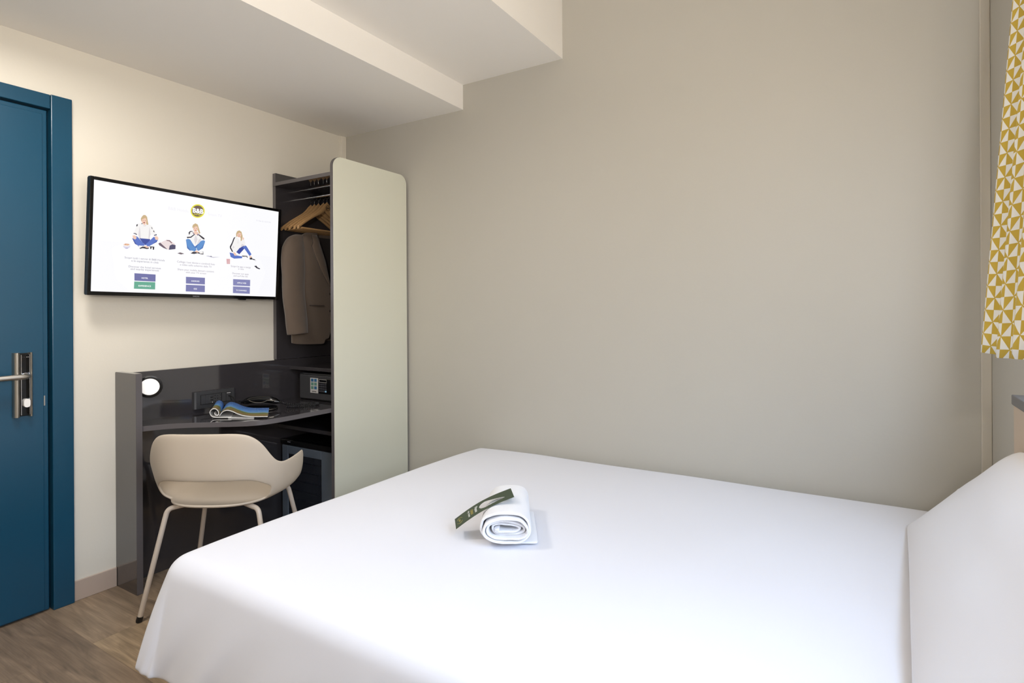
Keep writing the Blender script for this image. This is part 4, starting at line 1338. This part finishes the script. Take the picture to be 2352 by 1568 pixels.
for j in range(ROWS):
    row = []
    for i in range(NC):
        ph_ = 2 * PI * i / NC
        zr = zrim(ph_)
        sx, sy = sup(ph_, 0.205, 0.205, 0.215, 2.6)
        rx, ry = sup(ph_, 0.272, 0.240, 0.235, 2.9)
        d = abs((math.degrees(ph_) + 180) % 360 - 180)
        if d < 70:
            lean = 1.0
        if j < 3:
            k = (0.35, 0.68, 0.92)[j]
            p = (sx * k, sy * k, 0.437 + 0.004 * k * k)
        else:
            k = (j - 3) / (ROWS - 4)
            t = k ** 0.9
            zb = 0.449
            if zr < 0.47:
                zb = min(0.446, zr - 0.002)
            zz = zb + (zr - zb) * (0.0, 0.09, 0.20, 0.34, 0.56, 0.80, 1.0)[j - 3] if True else 0
            q = (0.0, 0.32, 0.46, 0.58, 0.74, 0.88, 1.0)[j - 3]
            qa = (0.0, 0.50, 0.72, 0.87, 0.96, 1.0, 1.0)[j - 3]
            wq = max(0.0, min(1.0, (d - 58) / 28))
            q = q + (qa - q) * wq
            if zr < 0.47:
                q *= 0.25
            p = (sx + (rx - sx) * q, sy + (ry - sy) * q, zz)
        row.append(bm.verts.new(p))
    grid_.append(row)
for i in range(NC):
    bm.faces.new((cv, grid_[0][i], grid_[0][(i + 1) % NC]))
for j in range(ROWS - 1):
    for i in range(NC):
        phm = 2 * PI * (i + 0.5) / NC
        d = abs((math.degrees(phm) + 180) % 360 - 180)
        lim = {3: 61, 4: 61, 5: 61}.get(j, -1)
        if d < lim:
            continue
        bm.faces.new((grid_[j][i], grid_[j][(i + 1) % NC], grid_[j + 1][(i + 1) % NC], grid_[j + 1][i]))
bmesh.ops.delete(bm, geom=[v for v in bm.verts if not v.link_faces], context='VERTS')
add('shell', bm, M_CHAIR, ch, smooth='all', local=True,
    mods=[('SOLIDIFY', dict(thickness=0.011, offset=0, use_even_offset=False)), ('SUBSURF', dict(levels=2, render_levels=2))])
for (sx, sy) in ((-1, -1), (1, -1), (-1, 1), (1, 1)):
    tx, ty = 0.180 * sx, (-0.147 if sy < 0 else 0.154)
    fx, fy = 0.262 * sx, ty + 0.055 * sy
    top = 0.424
    d = Vector((fx - tx, fy - ty, -top)).normalized()
    foot = Vector((fx, fy, 0.0))
    pts = smoothpath([(0.085 * sx, ty * 0.62, top + 0.006), (tx * 0.80, ty * 0.93, top + 0.004), Vector((tx, ty, top - 0.004)), Vector((tx, ty, top)) + d * 0.045], 3) + [foot - d * 0.018]
    bm = B()
    tube(bm, pts, 0.0098, 14)
    lg = add('leg', bm, M_CHAIRLEG, ch, smooth=True, local=True)
    bm = B()
    tube(bm, [foot - d * 0.022, foot - d * 0.006, foot + Vector((0, 0, 0.0003))], [0.0112, 0.0116, 0.0100], 14)
    add('foot_cap', bm, M_BLACK, lg, smooth=True, local=True)

# ================================================================== bed
bed_ = empty('bed', (2.10, 1.72, 0), 'double bed base and mattress under the white duvet', 'bed')
add('bed_base', box(1.14, 3.10, 1.00, 2.46, 0.10, 0.24, 0.01), M_HBEIGE, bed_)
add('mattress', box(1.12, 3.12, 0.985, 2.475, 0.241, 0.455, 0.03, 3), M_MATTRESS, bed_)
for (x, y) in ((1.22, 1.08), (1.22, 2.38), (3.02, 1.08), (3.02, 2.38)):
    add('leg', box(x - 0.03, x + 0.03, y - 0.03, y + 0.03, 0.0, 0.101, 0.004), M_DKGREY, bed_)
hb = empty('headboard', (3.16, 1.4, 0), 'beige panel with dark grey top ledge on the right wall behind the pillow', 'headboard')
add('panel', box(3.143, 3.182, 0.70, 1.955, 0.0, 0.948, 0.002), M_HBEIGE, hb)
add('top_ledge', box(3.139, 3.182, 0.695, 1.958, 0.9485, 0.974, 0.002), M_HTOP, hb)

# duvet: a cloth laid over the mattress, hanging down at the foot and the two sides
DX0, DX1, DY0, DY1, DZ = 1.096, 3.10, 0.955, 2.468, 0.492
RR = 0.068
def drape(r, flare):
    """arc length past the edge -> (outward, down)"""
    am = PI / 2 - math.atan(flare)          # the round runs smoothly into the slanting skirt
    if r < RR * am:
        a = r / RR
        return RR * math.sin(a), RR * (1 - math.cos(a))
    e = r - RR * am
    return RR * math.sin(am) + math.cos(am) * e + 0.006 * math.sin(min(1.0, e / 0.3) * PI), RR * (1 - math.cos(am)) + math.sin(am) * e
DROP = 0.360
NXT, NYT, NS = 84, 66, 26
us = [DX0 - DROP + DROP * i / NS for i in range(NS)] + [DX0 + (DX1 - DX0) * i / NXT for i in range(NXT + 1)]
vsn = [DY0 - DROP + DROP * i / NS for i in range(NS)] + [DY0 + (DY1 - DY0) * i / NYT for i in range(NYT + 1)] + [DY1 + 0.30 * (i + 1) / NS for i in range(NS)]
def duvet(a, b):
    ox = min(0.0, a - DX0)
    oy = b - DY0 if b < DY0 else (b - DY1 if b > DY1 else 0.0)
    ex, ey = max(a, DX0), min(max(b, DY0), DY1)
    # inner top: a gentle crown, falling a little towards the edges
    tx = min(1.0, (ex - DX0) / 0.40)
    ty = min(1.0, min(ey - DY0, DY1 - ey) / 0.34)
    crown = 0.007 * (1 - (1 - tx) ** 2) + 0.007 * (1 - (1 - ty) ** 2)
    z = DZ - 0.011 + crown
    n1 = mnoise.noise(Vector((a * 2.2, b * 2.2, 3.1)))
    n2 = mnoise.noise(Vector((a * 6.0, b * 5.0, 7.7)))
    z += 0.0035 * n1 + 0.0010 * n2
    r = max(abs(ox), abs(oy))
    if r == 0:
        return Vector((ex, ey, z))
    l = math.hypot(ox, oy)
    nx, ny = ox / l, oy / l
    corner = min(1.0, 2.0 * min(abs(nx), abs(ny)))
    near = ny < -0.05
    flare = 0.15 + 0.17 * corner if near or nx < -0.05 else 0.05
    if oy > 0:
        flare = 0.03
    o, dn = drape(r, flare)
    hemf = max(0.0, (r - 0.14) / (DROP - 0.14))
    wave = (1 - 0.85 * corner) * 0.006 * hemf * math.sin(21 * (a - b) + 2.0 * math.sin(5 * a)) + (1 - 0.7 * corner) * 0.0035 * hemf ** 2 * math.sin(63 * a - 47 * b)
    o += wave * (1 if oy <= 0 else 0.2) + 0.006 * n1 * min(1, r / 0.1)
    p = Vector((ex + nx * o, ey + ny * o, z - dn))
    if p.y > YB - 0.014:
        p.y = YB - 0.014
    return p
bm = B()
grid(bm, len(us), len(vsn), lambda i, j: duvet(us[i], vsn[j]))
add('duvet', bm, M_WHITE, smooth='all', label='smooth white duvet spread over the bed, draping down at the foot corner', cat='duvet',
    mods=[('SOLIDIFY', dict(thickness=0.012, offset=-1)), ('SUBSURF', dict(levels=0, render_levels=1))])

# ------------------------------------------------------------------ pillow
PL0 = Vector((2.925, 2.232, 0.503))         # far lower corner, on the duvet
lean = math.radians(46.0)
PV = Vector((math.sin(lean), 0, math.cos(lean)))
PW = Vector((-math.cos(lean), 0, math.sin(lean)))
PU = Vector((-0.044, -1, 0)).normalized()
bm = B()
NPU, NPV = 64, 40
LEN_P, HT = 1.30, 0.062
def sstep(x):
    x = max(0.0, min(1.0, x))
    return x * x * (3 - 2 * x)
def pil(side):
    def fn(i, j):
        a = -1 + 2 * i / (NPU - 1)
        t = -1 + 2 * j / (NPV - 1)
        a, t = math.sin(a * PI / 2), math.sin(t * PI / 2)
        u = (a + 1) / 2
        v = (t + 1) / 2
        hgt = 0.267 + 0.241 * sstep(u / 0.363) - 0.069 * max(0.0, 1 - u / 0.10) ** 2 - 0.12 * sstep((u - 0.78) / 0.22)
        th = HT * (1 - a * a) ** 0.875 * (1 - abs(t) ** 2.2) ** 0.55
        x = u * LEN_P + 0.012 * (1 - t * t) * (-a) * abs(a) ** 3
        y = v * hgt + 0.010 * (1 - v) * (1 - a * a)
        n = mnoise.noise(Vector((x * 5, y * 7, side * 3.0)))
        w_ = side * th * (1 + 0.06 * n) + 0.003 * math.sin(9 * x) * (1 - t * t)
        if side < 0:
            w_ *= 0.55
        lo = PL0 + PU * x + PV * y
        lo.x -= y * math.sin(lean) - 0.273 * math.tanh(y * math.sin(lean) / 0.273)
        p = lo + PW * w_
        p.x = min(p.x, 3.136)
        p.z = max(p.z, 0.498)
        return p
    return fn
grid(bm, NPU, NPV, pil(1))
grid(bm, NPU, NPV, pil(-1))
bmesh.ops.remove_doubles(bm, verts=bm.verts[:], dist=0.0012)
add('pillow', bm, M_PILLOW, smooth='all', label='large white pillow leaning against the headboard at the bed head', cat='pillow')

# ------------------------------------------------------------------ rolled towel
TA = Vector((-0.50, 0.866, 0)).normalized()       # along the roll, away from the viewer
TS = Vector((0.866, 0.50, 0)).normalized()        # across, to the right
TO = Vector((1.906, 1.436, 0.4990))
def towel_path():
    pts = []
    # flattened spiral from the inside out, then the loose end lying on the bed to the right
    turns = 4.4
    n = 170
    for i in range(n + 1):
        f = i / n
        a = -PI / 2 - 2 * PI * turns * (1 - f)
        k = 0.13 + 0.87 * f ** 0.92
        hx = 0.080 * (0.42 + 0.58 * f)
        hz = 0.049 * (0.07 + 0.93 * f)
        c, s = math.cos(a), math.sin(a)
        wob = 1 + (0.06 * math.sin(3 * a + 5 * f) + 0.05 * math.sin(2 * a - 9 * f)) * (1 - 0.75 * f)
        pts.append((-math.copysign(abs(c) ** 0.8, c) * hx * wob * -1, 0.054 + math.copysign(abs(s) ** 0.9, s) * hz * wob - 0.006 * (1 - f)))
    pts += [(0.02, 0.0055), (0.05, 0.0055), (0.075, 0.0058), (0.095, 0.0066)]
    return pts
tp = towel_path()
bm = B()
NL = 22
LEN = 0.300
n = len(tp)
nor = []
for i in range(n):
    a, b = tp[max(i - 1, 0)], tp[min(i + 1, n - 1)]
    dx, dz = b[0] - a[0], b[1] - a[1]
    l = math.hypot(dx, dz) or 1e-6
    nor.append((-dz / l, dx / l))
TH = 0.0082
def tw(i, j, sgn):
    f = i / (n - 1)
    u = j / (NL - 1)
    st = (0.016 * math.sin(7 * f) + 0.010 * (f - 0.5)) * (1 - 2 * u)
    d = u * LEN + st
    sc2 = 1 - 0.12 * u
    w_, z_ = tp[i]
    nn = mnoise.noise(Vector((w_ * 40, z_ * 40, d * 22))) * 0.0028 + mnoise.noise(Vector((w_ * 150, z_ * 150, d * 150))) * 0.0007
    off = sgn * TH / 2 + nn
    x, z = w_ * sc2 + nor[i][0] * off, z_ * (1 - 0.06 * u) + nor[i][1] * off
    return TO + TS * x + TA * d + Vector((0, 0, max(z, 0.0)))
A = [[bm.verts.new(tw(i, j, 1)) for i in range(n)] for j in range(NL)]
Bv = [[bm.verts.new(tw(i, j, -1)) for i in range(n)] for j in range(NL)]
for j in range(NL - 1):
    for i in range(n - 1):
        bm.faces.new((A[j][i], A[j][i + 1], A[j + 1][i + 1], A[j + 1][i]))
        bm.faces.new((Bv[j][i], Bv[j + 1][i], Bv[j + 1][i + 1], Bv[j][i + 1]))
    for i in (0, n - 1):
        bm.faces.new((A[j][i], Bv[j][i], Bv[j + 1][i], A[j + 1][i]))
for j in (0, NL - 1):
    for i in range(n - 1):
        bm.faces.new((A[j][i], A[j][i + 1], Bv[j][i + 1], Bv[j][i]))
add('towel', bm, M_TOWEL, smooth='all', label='white terry towel rolled up on the middle of the bed', cat='towel',
    mods=[('SUBSURF', dict(levels=0, render_levels=1))])

# ------------------------------------------------------------------ green door hanger card
q0 = Vector((1.719, 1.432, 0.5325))
q1 = Vector((1.860, 1.545, 0.6235))
GX = (q1 - q0).normalized()
GLEN = (q1 - q0).length
side = Vector((0.60, -0.80, -0.10))
side = (side - GX * side.dot(GX)).normalized()
GN = GX.cross(side)
if GN.z < 0:
    GN = -GN
    side = -side
RT = GX.cross(GN).normalized()        # reading direction of the print
HW = 0.036
def gpt(x, y, h=0.0):
    t = x / GLEN
    arch = 0.010 * math.sin(PI * t)
    return q0 + GX * x + side * y + GN * (arch + h)
# which way is 'right' when read from the viewer's side: -side points away
card = empty('door_hanger_card', q0 + GX * GLEN * 0.55 - Vector((0, 0, 0.0)), 'dark green door hanger card laid across the rolled white towel', 'card')
bm = B()
NGX, NGY = 190, 66
def inhole(x, y):
    # teardrop: a round eye with a slit tapering to the far end
    cx, cy, r = GLEN * 0.555, 0.0, HW * 0.58
    dx = (x - cx)
    if dx < 0:
        return (dx / (r * 1.15)) ** 2 + (y / r) ** 2 < 1
    lim = GLEN * 0.31
    if dx > lim:
        return False
    w_ = r * (1 - dx / lim) ** 0.8 * 0.9 + 0.0018
    yo = y + 0.010 * (dx / lim)
    return abs(yo) < w_
gv = {}
for layer, h in ((0, 0.0004), (1, -0.0004)):
    for i in range(NGX + 1):
        for j in range(NGY + 1):
            gv[layer, i, j] = bm.verts.new(gpt(GLEN * i / NGX, HW * (2 * j / NGY - 1), h))
keep = set()
for i in range(NGX):
    for j in range(NGY):
        x, y = GLEN * (i + 0.5) / NGX, HW * (2 * (j + 0.5) / NGY - 1)
        if not inhole(x, y):
            keep.add((i, j))
for (i, j) in keep:
    for layer in (0, 1):
        bm.faces.new([gv[layer, a, b] for a, b in ((i, j), (i + 1, j), (i + 1, j + 1), (i, j + 1))])
    for (di, dj, e) in ((-1, 0, ((i, j), (i, j + 1))), (1, 0, ((i + 1, j), (i + 1, j + 1))), (0, -1, ((i, j), (i + 1, j))), (0, 1, ((i, j + 1), (i + 1, j + 1)))):
        if (i + di, j + dj) not in keep:
            (a, b) = e
            bm.faces.new((gv[0, a[0], a[1]], gv[0, b[0], b[1]], gv[1, b[0], b[1]], gv[1, a[0], a[1]]))
bmesh.ops.delete(bm, geom=[v for v in bm.verts if not v.link_faces], context='VERTS')
add('card', bm, M_GREEN, card)
def gtext(s, x, m, width, y=0.0, bold=0.02):
    t = B()
    o = gpt(x, y, 0.0007)
    up_ = (gpt(x + 0.001, y) - gpt(x - 0.001, y)).normalized()
    text_bm(t, s, frame(o, RT, up_, RT.cross(up_)), width=width, bold=bold)
    add('lettering', t, m, card, recalc=False)
gtext('Please', GLEN * 0.385, M_PRINTW, 0.036)
gtext('clean', GLEN * 0.315, M_GOLD, 0.034)
gtext('my room', GLEN * 0.245, M_PRINTW, 0.042)
bm = B()
cx = GLEN * 0.085
for i0 in range(2):
    a0 = i0 * PI + 0.5
    tube(bm, [gpt(cx + 0.011 * math.cos(a0 + (PI - 1.0) * k / 12), 0.018 * math.sin(a0 + (PI - 1.0) * k / 12), 0.0006) for k in range(13)], 0.0006, 5)
text_bm(bm, 'B&B', frame(gpt(cx, 0, 0.0008), RT, GX, RT.cross(GX)), width=0.016, bold=0.02)
add('round_emblem', bm, M_GOLD, card, label='gold ring emblem')

# ------------------------------------------------------------------ curtain
bm = B()
crest = [1.80, 1.655, 1.495, 1.335, 1.20]
CZ0, CZ1 = 1.095, 2.52
prof = []
for k, yc in enumerate(crest):
    prof.append((yc, 0.0))
    if k < len(crest) - 1:
        yn = crest[k + 1]
        prof.append((yc + (yn - yc) * 0.30, 0.040))
        prof.append((yc + (yn - yc) * 0.55, 0.070))
        prof.append((yc + (yn - yc) * 0.78, 0.045))
prof = [(1.825, 0.030), (1.815, 0.010)] + prof
pp = smoothpath([(a, b, 0) for a, b in prof], 2)
arc = [0.0]
for a, b in zip(pp, pp[1:]):
    arc.append(arc[-1] + (b - a).length * 1.12)
NCZ = 40
def cpt(i, j):
    z = CZ0 + (CZ1 - CZ0) * j / NCZ
    t = (z - CZ0) / 0.86
    y, dx = pp[i].x, pp[i].y
    xc_ = 3.052 + 0.068 * min(t, 1.3)
    sh = 1 - 0.30 * min(t, 1.3)
    x = xc_ + dx * sh * 0.85
    x = min(x, 3.176)
    y2 = y + 0.02 * t * (1.8 - y) * 0.6 - 0.030 * max(0, 1 - t) * (1 if i < 3 else 0.6)
    return Vector((x, y2, z - 0.006 * math.sin(arc[i] * 9) * (1 - j / NCZ)))
grid(bm, len(pp), NCZ + 1, cpt, uvfn=lambda i, j: (arc[min(i, len(pp) - 1)] + 0.012, (CZ1 - CZ0) * j / NCZ + 0.01))
add('curtain', bm, M_CURTAIN, smooth='all', label='pleated curtain with yellow and white pinwheel triangles on the right wall', cat='curtain',
    mods=[('SOLIDIFY', dict(thickness=0.0015, offset=0))])
bm = B()
tube(bm, [(3.13, -0.5, 2.535), (3.13, 1.95, 2.535)], 0.012, 12)
cr_ = add('curtain_rail', bm, M_STEEL, smooth=True, label='steel rail above the curtain on the right wall', cat='rail')
for y in (-0.40, 0.75, 1.90):
    bm = B()
    tube(bm, [(3.13, y, 2.535), (3.183, y, 2.535)], 0.006, 8)
    add('rail_bracket', bm, M_STEEL, cr_)

# fill lamp added on the ceiling, out of view, to brighten the left side
cl = empty('fill_ceiling_lamp', (0.75, 0.68, Z1), 'round flat white fill lamp added on the ceiling out of view', 'lamp')
bm = B()
tube(bm, [(0.75, 0.68, Z1), (0.75, 0.68, Z1 - 0.04)], [0.18, 0.17], 40)
add('housing', bm, M_WHITEP, cl, smooth=True)
bm = B()
tube(bm, [(0.75, 0.68, Z1 - 0.0405), (0.75, 0.68, Z1 - 0.066)], [0.165, 0.15], 40)
add('fill_lamp_shade', bm, M_LAMPW, cl, smooth=True)

# fill lamp added behind the viewer to brighten the soffits and left wall
wl = empty('fill_wall_lamp', (XR, -0.55, 1.38), 'small white up-lighting fill lamp added on the right wall beyond the window', 'lamp')
add('back_plate', box(XR - 0.02, XR, -0.60, -0.50, 1.33, 1.45, 0.004), M_WHITEP, wl)
bm = B()
prism(bm, [(XR - 0.02, 1.34), (XR - 0.10, 1.34), (XR - 0.19, 1.39), (XR - 0.20, 1.40), (XR - 0.02, 1.40)], -0.66, -0.44, frame((0, 0, 0), (1, 0, 0), (0, 0, 1), (0, 1, 0)))
add('fill_lamp_shade', bm, M_WHITEP, wl)
